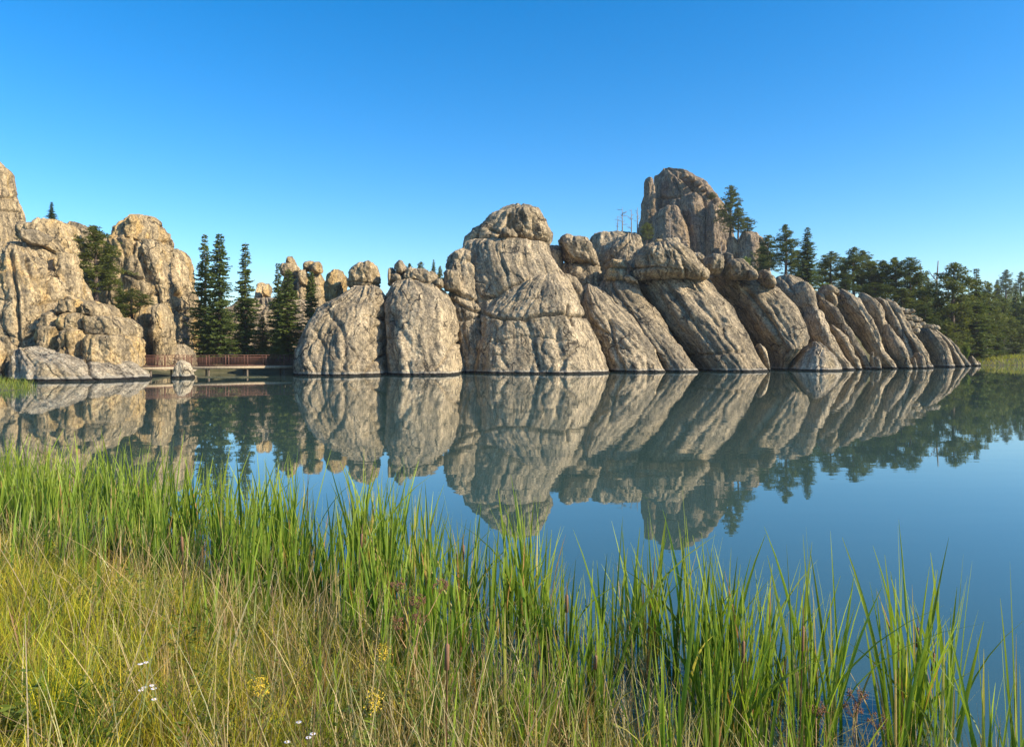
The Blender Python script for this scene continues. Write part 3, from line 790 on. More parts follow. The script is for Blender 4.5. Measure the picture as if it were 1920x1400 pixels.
# the great central rock
rock('granite_dome', 'great central lakeside rock, tallest of the row, split by a horizontal joint', 'rock',
     [L([(458, 882, 1024), (464, 873, 1028), (478, 868, 1032), (500, 870, 1045), (515, 872, 1052), (545, 877, 1070), (570, 884, 1082), (597, 890, 1088), (637, 888, 1110), (660, 884, 1122), (702, 880, 1134)],
        86.5, 8, 0.42, gtop=.72, gp=3.5, flute=1.1, grooves=[([(938, 475), (945, 500), (952, 515)], 2.5, .5), ([(903, 563), (945, 545), (993, 524)], 3, .8)]),
      L([(522, 992, 1048), (538, 964, 1062), (553, 943, 1073), (570, 926, 1082), (588, 908, 1088), (598, 902, 1090), (620, 896, 1102), (650, 889, 1119), (680, 885, 1131), (702, 882, 1138)],
        84, 8, 0.42, gtop=.62, gp=3.0, flute=1.1,
        grooves=[([(900, 586), (918, 592), (983, 597), (1000, 592), (1022, 590), (1060, 594), (1095, 596)], 2.4, 1.0), ([(1062, 575), (1062, 594), (1070, 612)], 2.4, .7),
                 ([(990, 600), (1000, 640), (1012, 690)], 4, .35), ([(1045, 620), (1052, 690)], 5, .35), ([(925, 610), (925, 640)], 3, .3), ([(915, 640), (990, 625), (1060, 640)], 1.6, .25)]),
      L([(470, 862, 882), (478, 850, 890), (492, 842, 892), (512, 840, 894), (535, 844, 898), (552, 852, 902), (560, 862, 900)], 91, 5, .2, kind='boulder', gtop=1.3, gp=6, n=3.4, rough=1.3),
      L([(498, 846, 890), (512, 836, 900), (545, 836, 905), (580, 850, 910), (640, 857, 915), (702, 864, 918)], 88.4, 5.5, .32, gtop=.8, n=3.4, gp=4, rough=1.5, grooves=[([(850, 566), (880, 580), (906, 588)], 2.5, .8), ([(858, 600), (905, 594)], 2.5, .5), ([(838, 548), (870, 556), (905, 566)], 3, .9)])],
     'granite', GD)
rock('granite_boulder', 'rounded block wedged on the shaded left flank of the great central rock', 'boulder',
     [L([(508, 840, 852), (514, 833, 860), (526, 831, 866), (540, 834, 868), (550, 842, 867)], 90, 3, 0, kind='boulder', gtop=1.2, gp=5, n=3.4)], 'granite')
rock('granite_boulder', 'lobed cap boulder crowning the great central rock', 'boulder',
     [L([(394, 966, 984), (397, 954, 998), (403, 927, 1007), (411, 915, 1014), (425, 902, 1022), (438, 886, 1028), (450, 874, 1030), (462, 871, 1028), (470, 880, 1016)], 97.2, 5.5, 0, kind='boulder', gtop=1.0, gp=4, n=3, flute=1.4,
        grooves=[([(956, 402), (950, 425), (938, 445), (934, 468)], 3.5, .9), ([(915, 428), (938, 440)], 2.5, .6), ([(975, 400), (984, 416)], 3.5, .6), ([(958, 410), (972, 440), (976, 462)], 3, .5), ([(893, 440), (902, 470)], 3, .6), ([(1000, 410), (1006, 455)], 4, .35)]),
      L([(427, 944, 952), (431, 940, 956), (440, 938, 958), (446, 940, 957)], 94.4, 1.5, 0, kind='boulder', gtop=.5)], 'granite', None)
# behind and between
rock('granite_boulder', 'smooth boulder peeping over the right shoulder of the great central rock', 'boulder',
     [L([(461, 1030, 1046), (466, 1024, 1052), (480, 1022, 1056), (498, 1026, 1056), (512, 1034, 1052), (530, 1040, 1050)], 106, 3, 0, kind='boulder', gtop=.6)], 'granite')
rock('granite_boulder', 'hooded boulder with an undercut right of the great central rock', 'boulder',
     [L([(445, 1060, 1092), (449, 1048, 1101), (460, 1046, 1106), (474, 1052, 1112), (490, 1057, 1119), (500, 1064, 1124), (508, 1082, 1122)], 104, 5, 0, kind='boulder', gtop=.7, grooves=[([(1050, 460), (1080, 500)], 3, .5)])], 'granite')
rock('granite_boulder', 'shaded block carrying the hooded boulder', 'boulder',
     [L([(494, 1060, 1115), (502, 1053, 1124), (516, 1050, 1127), (535, 1055, 1126), (560, 1060, 1125), (590, 1065, 1125)], 104, 4.5, 0, kind='boulder', gtop=.8)], 'granite')
rock('granite_boulder', 'small rounded block in the notch beside the great central rock', 'boulder',
     [L([(514, 1056, 1066), (519, 1052, 1076), (532, 1054, 1086), (548, 1064, 1094), (562, 1074, 1094), (580, 1080, 1094)], 99, 2.6, 0.1, kind='boulder', gtop=.6)], 'granite')
rock('granite_dome', 'left one of the two smooth domes behind the leaning slabs', 'rock',
     [L([(436, 1124, 1152), (440, 1114, 1166), (450, 1106, 1174), (466, 1103, 1182), (490, 1104, 1188), (520, 1106, 1190), (560, 1108, 1190)], 112, 5, .1, gtop=.4, kind='boulder')], 'granite')
rock('granite_dome', 'right one of the two smooth domes behind the leaning slabs', 'rock',
     [L([(441, 1172, 1184), (446, 1158, 1196), (456, 1146, 1202), (470, 1136, 1206), (490, 1130, 1208), (515, 1130, 1205), (550, 1132, 1200)], 108, 4.5, .1, gtop=.4, kind='boulder', grooves=[([(1130, 500), (1180, 450)], 3, .5)])], 'granite')
# leaning slabs
rock('granite_slab', 'dark pointed dome of rock right of the great central rock', 'rock',
     [L([(534, 1098, 1106), (541, 1094, 1118), (552, 1088, 1133), (564, 1085, 1149), (591, 1088, 1176), (620, 1101, 1205), (654, 1118, 1229), (698, 1134, 1247)],
        91, 6.5, .5, gtop=.15, gp=2.0, flute=1.4, grooves=[([(1145, 600), (1150, 650), (1170, 696)], 4, .6), ([(1105, 610), (1140, 625)], 3, .4)])], 'granite', GD)
rock('granite_slab', 'narrow leaning slab behind the dark pointed dome', 'rock',
     [L([(520, 1136, 1182), (530, 1126, 1193), (545, 1120, 1201), (564, 1126, 1212), (600, 1156, 1239), (654, 1196, 1275), (698, 1222, 1304)],
        92.5, 6, .55, gtop=.45, gp=2.4, flute=1.4, grooves=[([(1150, 540), (1190, 600), (1235, 690)], 4, .5)])], 'granite', GD)
rock('granite_boulder', 'yellow tinted two-tier knob on the narrow leaning slab', 'boulder',
     [L([(487, 1152, 1166), (491, 1142, 1173), (499, 1138, 1176), (507, 1140, 1175), (510, 1146, 1170)], 101, 2, 0, kind='boulder', gtop=.7),
      L([(504, 1144, 1170), (508, 1138, 1175), (516, 1134, 1178), (524, 1132, 1178), (530, 1136, 1172)], 100.5, 2.3, 0, kind='boulder', gtop=.9)], 'granite_warm')
rock('granite_boulder', 'wedge stone lying right of the yellow tinted knob', 'boulder',
     [L([(515, 1170, 1180), (520, 1166, 1190), (528, 1168, 1198), (536, 1176, 1198)], 99.5, 2, 0, kind='boulder', gtop=.6)], 'granite')
rock('granite_slab', 'widest leaning slab in the middle of the right-hand row', 'rock',
     [L([(518, 1186, 1314), (524, 1187, 1322), (549, 1204, 1343), (570, 1218, 1357), (600, 1238, 1375), (645, 1266, 1404), (680, 1294, 1424), (698, 1306, 1434)],
        93, 7, .55, gtop=.75, gp=3, flute=1.5, grooves=[([(1228, 590), (1262, 620), (1270, 640)], 3, .5), ([(1295, 669), (1340, 664), (1395, 656)], 2.2, .45), ([(1250, 540), (1330, 640), (1370, 690)], 6, .5), ([(1290, 540), (1380, 660)], 5, .35)])], 'granite', GD)
rock('granite_boulder', 'broad layered cap on the widest leaning slab', 'boulder',
     [L([(458, 1214, 1256), (462, 1204, 1270), (472, 1190, 1284), (487, 1181, 1297), (504, 1177, 1311), (516, 1178, 1319), (524, 1182, 1321), (528, 1196, 1312)], 97.5, 6.5, 0, kind='boulder', gtop=1.0, gp=4,
        grooves=[([(1176, 504), (1230, 503), (1290, 510)], 2, .5), ([(1283, 490), (1287, 522)], 2.5, .6), ([(1215, 468), (1225, 490)], 2, .3)])], 'granite')
rock('granite_boulder', 'oblong boulder on top of the layered cap', 'boulder',
     [L([(447, 1248, 1264), (451, 1242, 1274), (460, 1241, 1280), (469, 1248, 1283), (474, 1258, 1280)], 101, 2.2, 0, kind='boulder', gtop=.6)], 'granite')
rock('granite_boulder', 'small yellow stained stone left of the oblong boulder', 'boulder',
     [L([(448, 1228, 1240), (452, 1222, 1245), (460, 1221, 1246), (468, 1225, 1243)], 101.5, 1.6, 0, kind='boulder', gtop=.6)], 'granite_warm')
rock('granite_slab', 'fluted leaning slab that bulges right over the water', 'rock',
     [L([(512, 1330, 1392), (520, 1327, 1412), (530, 1336, 1434), (543, 1347, 1455), (561, 1361, 1474), (580, 1374, 1488), (600, 1386, 1501), (620, 1398, 1509), (636, 1409, 1512), (654, 1420, 1502), (676, 1433, 1484), (698, 1442, 1474)],
        97.5, 7, .55, gtop=.5, gp=2.4, flute=1.8, grooves=[([(1400, 545), (1450, 610), (1470, 660)], 5, .8), ([(1440, 560), (1480, 620)], 4, .6), ([(1370, 560), (1420, 630), (1450, 690)], 4, .4)])], 'granite', GD)
rock('granite_boulder', 'thin flake standing at the foot of the fluted slab', 'boulder',
     [L([(644, 1419, 1426), (652, 1416, 1434), (668, 1422, 1441), (685, 1431, 1444), (698, 1437, 1445)], 96.5, 1.6, .3, gtop=.5)], 'granite')
GC = 'boulders capping the fluted slab'
for rows, y, lb in (([(477, 1330, 1348), (482, 1321, 1355), (495, 1317, 1357), (508, 1318, 1355), (517, 1324, 1350)], 102, 'leftmost boulder capping the fluted slab'),
                    ([(475, 1356, 1368), (479, 1352, 1374), (487, 1352, 1376), (494, 1355, 1374)], 104.5, 'small boulder perched at the back of the fluted slab cap'),
                    ([(486, 1366, 1384), (491, 1359, 1396), (501, 1356, 1408), (512, 1357, 1418), (521, 1362, 1420), (526, 1372, 1416)], 102, 'largest boulder capping the fluted slab'),
                    ([(507, 1424, 1434), (512, 1418, 1444), (522, 1416, 1451), (534, 1422, 1454), (542, 1434, 1452)], 103, 'rightmost boulder capping the fluted slab'),
                    ([(507, 1398, 1408), (512, 1394, 1416), (519, 1394, 1420), (525, 1400, 1418)], 100, 'knob in front of the largest boulder capping the fluted slab'),
                    ([(474, 1298, 1306), (478, 1292, 1314), (486, 1290, 1319), (496, 1294, 1322), (504, 1304, 1322)], 106, 'pale stones in the notch between layered cap and fluted slab')):
    rock('granite_boulder', lb, 'boulder', [L(rows, y, 2.8, 0, kind='boulder', gtop=.7)], 'granite', GC)
rock('granite_slab', 'low slab stepping back above the bulge of the fluted slab', 'rock',
     [L([(516, 1462, 1484), (522, 1452, 1498), (532, 1450, 1510), (545, 1455, 1520), (560, 1466, 1530), (590, 1480, 1535), (640, 1490, 1545)], 109, 4, .5, gtop=.4, grooves=[([(1470, 520), (1500, 560)], 3, .4)])], 'granite')
rock('granite_slab', 'rounded slab crest just right of the stepping slab', 'rock',
     [L([(528, 1496, 1510), (536, 1490, 1520), (550, 1488, 1526), (570, 1492, 1531), (590, 1500, 1534), (610, 1505, 1538), (650, 1510, 1545)], 107, 3.5, .4, gtop=.4)], 'granite')
rock('granite_slab', 'slab in deep shade behind the triangular boulder', 'rock',
     [L([(576, 1514, 1530), (585, 1509, 1540), (605, 1506, 1548), (630, 1508, 1558), (655, 1520, 1572), (680, 1540, 1592), (695, 1550, 1602)], 101.5, 4.5, .55, gtop=.4)], 'granite', GD)
rock('granite_boulder', 'pale triangular boulder at the waterline in front of the shaded slab', 'boulder',
     [L([(640, 1525, 1531), (645, 1517, 1540), (655, 1505, 1552), (668, 1493, 1563), (681, 1485, 1570), (694, 1478, 1575)], 96.5, 4.2, .4, gtop=.12, gp=1.7, n=2.4, frac=.2, flute=.5)], 'granite_pale')
rock('granite_slab', 'long thin curved slab right of the shaded slab', 'rock',
     [L([(563, 1538, 1549), (569, 1534, 1558), (580, 1537, 1569), (602, 1548, 1584), (622, 1560, 1597), (641, 1573, 1607), (668, 1592, 1623), (695, 1609, 1638)], 105.5, 3.6, .55, gtop=.3, flute=1.2)], 'granite', GD)
rock('granite_slab', 'short slab leaning on the foot of the long thin curved slab', 'rock',
     [L([(609, 1552, 1562), (617, 1551, 1573), (634, 1556, 1588), (655, 1568, 1599), (675, 1580, 1610), (696, 1592, 1619)], 103.5, 3, .5, gtop=.3)], 'granite', GD)
GBK = 'blocks behind the slab tops'
for rows, lb in (([(548, 1524, 1534), (553, 1519, 1541), (562, 1522, 1546), (572, 1530, 1548)], 'left block behind the slab tops beside the ridge shrub'),
                 ([(542, 1538, 1552), (547, 1533, 1562), (556, 1535, 1567), (566, 1544, 1568), (580, 1550, 1568)], 'right block behind the slab tops beside the ridge shrub'),
                 ([(535, 1540, 1555), (539, 1535, 1568), (546, 1536, 1573), (556, 1545, 1574)], 'rear block highest behind the slab tops')):
    rock('granite_boulder', lb, 'boulder', [L(rows, 114, 2.4, .1, kind='boulder', gtop=.7)], 'granite', GBK)
rock('granite_slab', 'tall warm slab with a pointed top mid-way along the curved slabs', 'rock',
     [L([(542, 1571, 1579), (548, 1567, 1591), (558, 1566, 1604), (570, 1568, 1614), (585, 1576, 1623), (610, 1592, 1640), (636, 1611, 1650), (656, 1624, 1658), (675, 1638, 1671), (695, 1656, 1686)], 107.5, 4.5, .55, gtop=.25, flute=1.6,
        grooves=[([(1590, 590), (1612, 625), (1622, 650)], 3, .7), ([(1612, 575), (1640, 615), (1648, 640)], 3, .6)])], 'granite', GD)
rock('granite_boulder', 'small dark flakes at the foot of the tall warm slab', 'boulder',
     [L([(668, 1640, 1645), (674, 1637, 1650), (685, 1638, 1653), (696, 1640, 1655)], 105.5, 1, .2, gtop=.4),
      L([(660, 1632, 1637), (670, 1630, 1640), (684, 1632, 1642), (696, 1634, 1643)], 106, 1, .2, gtop=.4)], 'granite')
rock('granite_slab', 'rounded upper slab like a thumb right of the tall warm slab', 'rock',
     [L([(549, 1612, 1621), (555, 1607, 1633), (568, 1610, 1645), (585, 1620, 1654), (604, 1634, 1661), (620, 1645, 1662), (632, 1650, 1658)], 113, 3.2, .5, gtop=.3, kind='boulder')], 'granite', GD)
rock('granite_slab', 'bulging lower slab under the thumb shaped slab', 'rock',
     [L([(608, 1659, 1667), (616, 1655, 1674), (632, 1652, 1686), (650, 1653, 1696), (668, 1662, 1704), (682, 1672, 1707), (694, 1684, 1709)], 108.5, 3.6, .5, gtop=.3)], 'granite', GD)
rock('granite_slab', 'high thin slab edge between the thumb slab and the last tall slab', 'rock',
     [L([(558, 1638, 1650), (566, 1640, 1664), (585, 1650, 1676), (610, 1662, 1688), (640, 1676, 1702), (670, 1690, 1712)], 113, 3, .5, gtop=.3)], 'granite', GD)
rock('granite_slab', 'last tall curved slab before the rubble slope', 'rock',
     [L([(561, 1648, 1664), (568, 1650, 1676), (585, 1658, 1691), (605, 1668, 1702), (622, 1676, 1710), (645, 1690, 1727), (660, 1700, 1738), (676, 1708, 1742), (692, 1716, 1748)], 112, 4, .5, gtop=.3, flute=1.5, grooves=[([(1668, 590), (1690, 640), (1700, 670)], 3, .6)])], 'granite', GD)
rock('granite_boulder', 'dark split stones at the foot of the last tall slab', 'boulder',
     [L([(660, 1716, 1724), (667, 1710, 1731), (680, 1708, 1734), (692, 1710, 1736)], 111, 1.8, .2, gtop=.4), L([(670, 1709, 1715), (680, 1706, 1720), (692, 1706, 1722)], 110, 1.2, .2, gtop=.4)], 'granite')
rock('granite_slab', 'broad low slab below the stacked rubble near the right shore', 'rock',
     [L([(613, 1722, 1744), (620, 1716, 1754), (638, 1720, 1770), (658, 1734, 1780), (675, 1742, 1785), (690, 1748, 1790)], 118, 4.5, .55, gtop=.3, flute=1.2)], 'granite', GD)
rock('granite_slab', 'narrow slab right of the broad low slab', 'rock',
     [L([(617, 1746, 1756), (626, 1752, 1768), (645, 1765, 1785), (665, 1776, 1798), (689, 1788, 1810)], 122, 3, .55, gtop=.3)], 'granite', GD)
rock('granite_slab', 'last pale slab sloping into the lake at the right end of the row', 'rock',
     [L([(630, 1763, 1774), (638, 1768, 1785), (650, 1778, 1796), (668, 1788, 1808), (688, 1800, 1822)], 126, 3, .55, gtop=.3)], 'granite', GD)
GE = 'low stones where the slabs end at the right shore'
for rows, lb in (([(667, 1816, 1823), (673, 1813, 1829), (681, 1814, 1833), (687, 1816, 1834)], 'larger low stone at the end of the slab row'),
                 ([(676, 1829, 1834), (681, 1826, 1838), (686, 1826, 1839)], 'smaller low stone at the end of the slab row')):
    rock('granite_boulder', lb, 'boulder', [L(rows, 130, 1.4, .1, gtop=.4)], 'granite', GE)
GRU = 'stacked rubble above the low slabs near the right shore'
rub = [(1690, 580, 9), (1700, 584, 11), (1709, 583, 9), (1697, 594, 12), (1710, 596, 13), (1722, 599, 10), (1704, 606, 14), (1718, 610, 12), (1730, 607, 9), (1738, 611, 9), (1747, 612, 9), (1755, 614, 10), (1712, 619, 12), (1700, 616, 10)]
rub_names = ['topmost rubble stone of the pile', 'second stone from the top of the rubble pile', 'top right stone of the rubble pile', 'left stone in the second course of the rubble pile',
             'middle stone in the second course of the rubble pile', 'right stone in the second course of the rubble pile', 'biggest stone in the rubble pile', 'stone right beside the biggest one in the rubble pile',
             'first stone in the line trailing right from the rubble pile', 'second stone in the line trailing right from the rubble pile', 'third stone in the line trailing right from the rubble pile',
             'last stone in the line trailing right from the rubble pile', 'lowest stone of the rubble pile resting on the broad slab', 'lowest left stone of the rubble pile by the last tall slab']
for (x, y, r), lb in zip(rub, rub_names):
    h = r * .42
    rock('granite_boulder', lb, 'boulder', [L([(y - h, x - r * .4, x + r * .35), (y - h * .6, x - r * .75, x + r * .7), (y, x - r * .85, x + r * .85), (y + h * .8, x - r * .8, x + r * .8), (y + h * 1.2, x - r * .5, x + r * .5)],
         119, .7, 0, kind='boulder', gtop=1.0, gp=4, n=3, step=1.2)], 'granite_pale', GRU)

# --- hilltop tower
rock('granite_tower', 'rugged hilltop rock tower standing above the whole row', 'rock',
     [L([(324, 1234, 1250), (328, 1231, 1274), (334, 1230, 1292), (345, 1229, 1310), (363, 1229, 1330), (384, 1228, 1346), (411, 1228, 1358), (441, 1226, 1366), (475, 1222, 1372), (540, 1215, 1380)], 215, 16, .35, gtop=.45, gp=3, n=3, rough=2.6, flute=2.2, step=1.2,
        grooves=[([(1276, 330), (1300, 352), (1326, 385), (1340, 412)], 3, 2.2), ([(1232, 375), (1250, 371), (1275, 368), (1300, 378), (1322, 384)], 2.2, 1.6), ([(1284, 395), (1292, 430), (1290, 470)], 3.5, 2.2), ([(1322, 385), (1322, 430), (1318, 480)], 3, 2.2), ([(1262, 335), (1280, 366)], 2.5, 1.2), ([(1343, 410), (1346, 470)], 2.5, 1.6)]),
      L([(391, 1240, 1264), (396, 1231, 1274), (410, 1228, 1280), (440, 1226, 1288), (480, 1224, 1294), (540, 1222, 1300)], 215, 7, .2, gtop=.8, gp=4, rough=2.4, n=3.6, step=1.2),
      L([(366, 1288, 1300), (372, 1276, 1312), (392, 1274, 1320), (420, 1280, 1323), (470, 1286, 1326), (540, 1288, 1328)], 217, 7, .25, gtop=.8, rough=2.4, n=3, flute=2, step=1.2),
      L([(384, 1326, 1334), (390, 1322, 1342), (410, 1321, 1346), (445, 1319, 1350), (540, 1318, 1352)], 216, 5, .2, gtop=.7, rough=2, flute=1.6, step=1.2)], 'granite_far')
GST = 'loose blocks along the slanting right edge of the hilltop tower'
for k, (x, y, r) in enumerate([(1284, 330, 6), (1296, 336, 7), (1308, 344, 7), (1319, 354, 7), (1331, 366, 7), (1341, 378, 7), (1350, 392, 7)]):
    rock('granite_boulder', ['topmost', 'second', 'third', 'fourth', 'fifth', 'sixth', 'lowest'][k] + ' loose block down the slanting right edge of the hilltop tower', 'boulder',
         [L([(y - r * .7, x - r * .4, x + r * .5), (y - r * .3, x - r, x + r), (y + r * .4, x - r * 1.1, x + r * 1.1), (y + r * .9, x - r * .6, x + r * .7)], 234, 2, 0, kind='boulder', gtop=.9, gp=4, n=3, step=1.2, rough=1.5)], 'granite_far', GST)
rock('granite_spire', 'slim dark spire split off the left side of the hilltop tower', 'rock',
     [L([(335, 1212, 1221), (340, 1208, 1226), (352, 1206, 1228), (375, 1205, 1229), (392, 1202, 1230), (430, 1197, 1233), (470, 1192, 1236), (520, 1190, 1238)], 234, 6, .05, gtop=.5, rough=2.4, step=1.3),
      L([(436, 1156, 1170), (440, 1150, 1195), (447, 1150, 1215), (470, 1150, 1220), (510, 1150, 1220)], 236, 5, .1, gtop=.5, rough=2)], 'granite_far')
rock('granite_boulder', 'split rounded boulder right of the hilltop tower under the pines', 'boulder',
     [L([(434, 1396, 1408), (438, 1388, 1416), (450, 1382, 1422), (470, 1380, 1424), (500, 1382, 1424), (530, 1384, 1424)], 206, 6, .1, gtop=.4, kind='boulder', step=1.4),
      L([(440, 1406, 1418), (448, 1408, 1428), (462, 1412, 1436), (480, 1414, 1442), (496, 1416, 1444), (510, 1418, 1442), (530, 1420, 1438)], 205, 6, .1, gtop=.5, kind='boulder', step=1.4)], 'granite_far')
rock('granite_boulder', 'low shaded blocks between the hilltop tower and the split boulder', 'boulder',
     [L([(444, 1366, 1376), (450, 1362, 1382), (462, 1362, 1386), (490, 1360, 1388)], 212, 4, .1, gtop=.6, kind='boulder', step=1.4)], 'granite_far')

# ------------------------------------------------------------------ footbridge
br = bpy.data.objects.new('footbridge', None); COL.objects.link(br)
tag(br, 'low footbridge with rust red railings and pale timber edge between the left rocks', 'bridge')
A = Vector(P(250, 689, 74)); B = Vector(P(352, 691, 78)); C = Vector(P(562, 690, 84))
A.z = B.z = C.z = 0.95
nodes_ = [A, B, C]
for (a, b) in ((A, B), (B, C)):
    d = (b - a); ln = d.length; d.normalize(); side = Vector((d.y, -d.x, 0))
    m = MB()
    npl = int(ln / 0.28)
    for i in range(npl):
        c = a + d * (ln * (i + .5) / npl)
        m.bar(c - side * .95 + Vector((0, 0, 0.0)), c + side * .95, ln / npl * .93, .06)
    o = m.build('deck_planks', M['pile'], br); o['kind'] = 'stuff'
    m = MB(); m.bar(a + side * 1.0 + Vector((0, 0, -.10)), b + side * 1.0 + Vector((0, 0, -.10)), .10, .26)
    m.build('edge_beam', M['timber'], br)
    m = MB(); m.bar(a - side * 1.0 + Vector((0, 0, -.10)), b - side * 1.0 + Vector((0, 0, -.10)), .10, .26)
    m.build('edge_beam', M['timber'], br)
    for sg in (1, -1):
        off = side * (.88 * sg)
        m = MB()
        m.bar(a + off + Vector((0, 0, 1.2)), b + off + Vector((0, 0, 1.2)), .07, .06)
        m.bar(a + off + Vector((0, 0, 1.0)), b + off + Vector((0, 0, 1.0)), .04, .04)
        m.bar(a + off + Vector((0, 0, .14)), b + off + Vector((0, 0, .14)), .05, .05)
        m.build('rail', M['rail'], br)
        npo = max(2, int(ln / 1.9))
        for i in range(npo + 1):
            p = a + d * (ln * i / npo) + off
            m = MB(); m.box((p.x, p.y, p.z + .62), (.075, .075, 1.22), math.atan2(d.y, d.x)); m.build('rail_post', M['rail'], br)
        m = MB()
        nb = int(ln / .15)
        for i in range(nb):
            p = a + d * (ln * (i + .5) / nb) + off
            m.box((p.x, p.y, p.z + .57), (.022, .022, .86))
        o = m.build('balusters', M['rail'], br); o['kind'] = 'stuff'
    npi = max(2, int(ln / 3.2))
    for i in range(npi):
        for sg in (.8, -.8):
            p = a + d * (ln * (i + .5) / npi) + side * sg
            m = MB(); m.tube([(p.x, p.y, -1.2), (p.x, p.y, p.z - .08)], [.11, .10], 8); m.build('pile', M['pile'], br, True)
# bar of silt under the bridge
sb = lobe([(699, 372, 500), (703, 362, 512), (709, 358, 516)], 73.5, .7, 0, kind='boulder', gtop=.8, n=2, flute=.2, rough=.3)
v = sb[0].copy()
zc = v[:, 2]
v[:, 2] = np.interp(zc, [zc.min(), zc.max()], [-.25, .13])
me = mesh_np('silt_bar', v, sb[1], sb[2])
tag(link('silt_bar', me, None, M['ground']), kind='structure')

# ------------------------------------------------------------------ trees
def quad_leaves(base, dirs, length, width, rs):
    """one four-sided leaf spray per row"""
    n = len(base)
    side = np.cross(dirs, rs.normal(size=(n, 3)))
    side /= np.maximum(np.linalg.norm(side, axis=1), 1e-6)[:, None]
    mid = base + dirs * (length * .55)[:, None]
    tip = base + dirs * length[:, None]
    w = side * (width * .5)[:, None]
    V = np.stack([base, mid + w, tip, mid - w], 1).reshape(-1, 3)
    Q = np.arange(n * 4).reshape(n, 4)
    return V, Q
def unit(a): return a / np.maximum(np.linalg.norm(a, axis=-1), 1e-9)[..., None]
def spruce_meshes(seed):
    """unit-ish spruce: 14 m tall, 2 m crown radius"""
    rs = np.random.RandomState(seed)
    h, r = 14.0, 2.0
    t = MB(); t.tube([(0, 0, -.5), (0, 0, 4), (0.05, 0, 9), (0, 0, 13.9)], [.22, .17, .09, .015], 7)
    bs, ds, ls, ws, vs = [], [], [], [], []
    z = 0.5
    while z < h - .15:
        f = 1 - z / h
        lean_side = rs.uniform(0, 6.28)
        gap = rs.rand() < (.10, .30, .38, .16)[seed % 4]
        for k in range(rs.randint(6, 9)):
            az = rs.uniform(0, 2 * math.pi)
            Lb = (r * f ** (.68, .95, 1.12, .8)[seed % 4] * rs.uniform(.5, 1.2) + .12) * (0.55 if gap else 1) * (1 + .12 * math.cos(az - lean_side))
            droop = rs.uniform(.12, .42)
            nn = max(3, int(Lb / .06))
            tt = (np.arange(nn) + rs.rand(nn) * .6) / nn
            out = np.array([math.cos(az), math.sin(az), 0]); sd = np.array([-out[1], out[0], 0])
            pos = out * (Lb * tt)[:, None] + np.array([0, 0, z]) + np.array([0, 0, 1]) * (Lb * (-droop * tt + .22 * tt ** 3))[:, None]
            s = np.where(np.arange(nn) % 2 == 0, 1, -1) * rs.uniform(.3, 1.1, nn)
            dr = unit(out[None] * rs.uniform(.4, 1, nn)[:, None] + sd[None] * s[:, None] + np.array([0, 0, 1]) * rs.uniform(-.75, .18, nn)[:, None])
            bs.append(pos); ds.append(dr)
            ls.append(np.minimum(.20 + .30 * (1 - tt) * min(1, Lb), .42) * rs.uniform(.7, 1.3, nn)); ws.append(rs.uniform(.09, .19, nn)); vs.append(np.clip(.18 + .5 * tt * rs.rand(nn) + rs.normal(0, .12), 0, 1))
        z += rs.uniform(.13, .24)
    b, d = np.vstack(bs), np.vstack(ds)
    V, Q = quad_leaves(b, d, np.concatenate(ls), np.concatenate(ws), rs)
    me = mesh_np('crown', V, Q, None, False)
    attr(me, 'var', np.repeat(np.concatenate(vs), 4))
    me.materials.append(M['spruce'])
    tm = t.mesh('trunk', True); tm.materials.append(M['bark'])
    return tm, me
def pine_meshes(seed):
    """14 m ponderosa, crown radius about 2.6 m, uneven outline"""
    rs = np.random.RandomState(seed)
    h = 14.0
    bare = rs.uniform(.16, .26)
    sway = rs.uniform(-.25, .25, 2)
    def spine(z): return np.array([sway[0] * math.sin(z / 4), sway[1] * math.sin(z / 5), z])
    t = MB(); zz = np.linspace(-.5, 13.7, 8)
    t.tube([spine(q) for q in zz], list(np.interp(zz, [-.5, 13.7], [.26, .03])), 7)
    tb, td, tv = [], [], []
    nb = 84
    for k in range(nb):
        f = (k + rs.rand()) / nb
        z = h * (bare + (1 - bare) * f ** .9) - .1
        prof = ((0.45 + .75 * math.sin(math.pi * min(1, (f + .12) * .72))) * (1 - f ** 3.2) if seed % 3 == 0 else 1.3 * (1 - f) ** .75) + .12
        Lb = 2.3 * prof * rs.uniform(.45, 1.2)
        az = rs.uniform(0, 2 * math.pi) if k % 3 else k * 2.4
        up = rs.uniform(-.1, .5) + .35 * f
        p0 = spine(z); out = np.array([math.cos(az), math.sin(az), up]); out /= np.linalg.norm(out)
        p1 = p0 + out * Lb
        if Lb > .5: t.tube([p0, p0 + out * Lb * .5, p1], [.055 * (1 - f) + .015, .03 * (1 - f) + .01, .008], 4)
        nt_ = max(2, int(Lb * 4.6))
        for j in range(nt_):
            q = rs.uniform(.35, 1.02)
            c = p0 + out * Lb * q + rs.normal(0, .16, 3) * (Lb * .5 + .4)
            npf = rs.randint(20, 30)
            dd = unit(rs.normal(size=(npf, 3)) * [1, 1, .75] + [0, 0, .3])
            tb.append(c + dd * rs.uniform(0, .16, npf)[:, None]); td.append(dd)
            tv.append(np.clip(rs.uniform(0, .6) + rs.normal(0, .15, npf), 0, 1))
    b, d = np.vstack(tb), np.vstack(td)
    V, Q = quad_leaves(b, d, rs.uniform(.18, .38, len(b)), rs.uniform(.06, .12, len(b)), rs)
    me = mesh_np('crown', V, Q, None, False)
    attr(me, 'var', np.repeat(np.concatenate(tv), 4))
    me.materials.append(M['pine'])
    tm = t.mesh('trunk', True); tm.materials.append(M['bark'])
    return tm, me
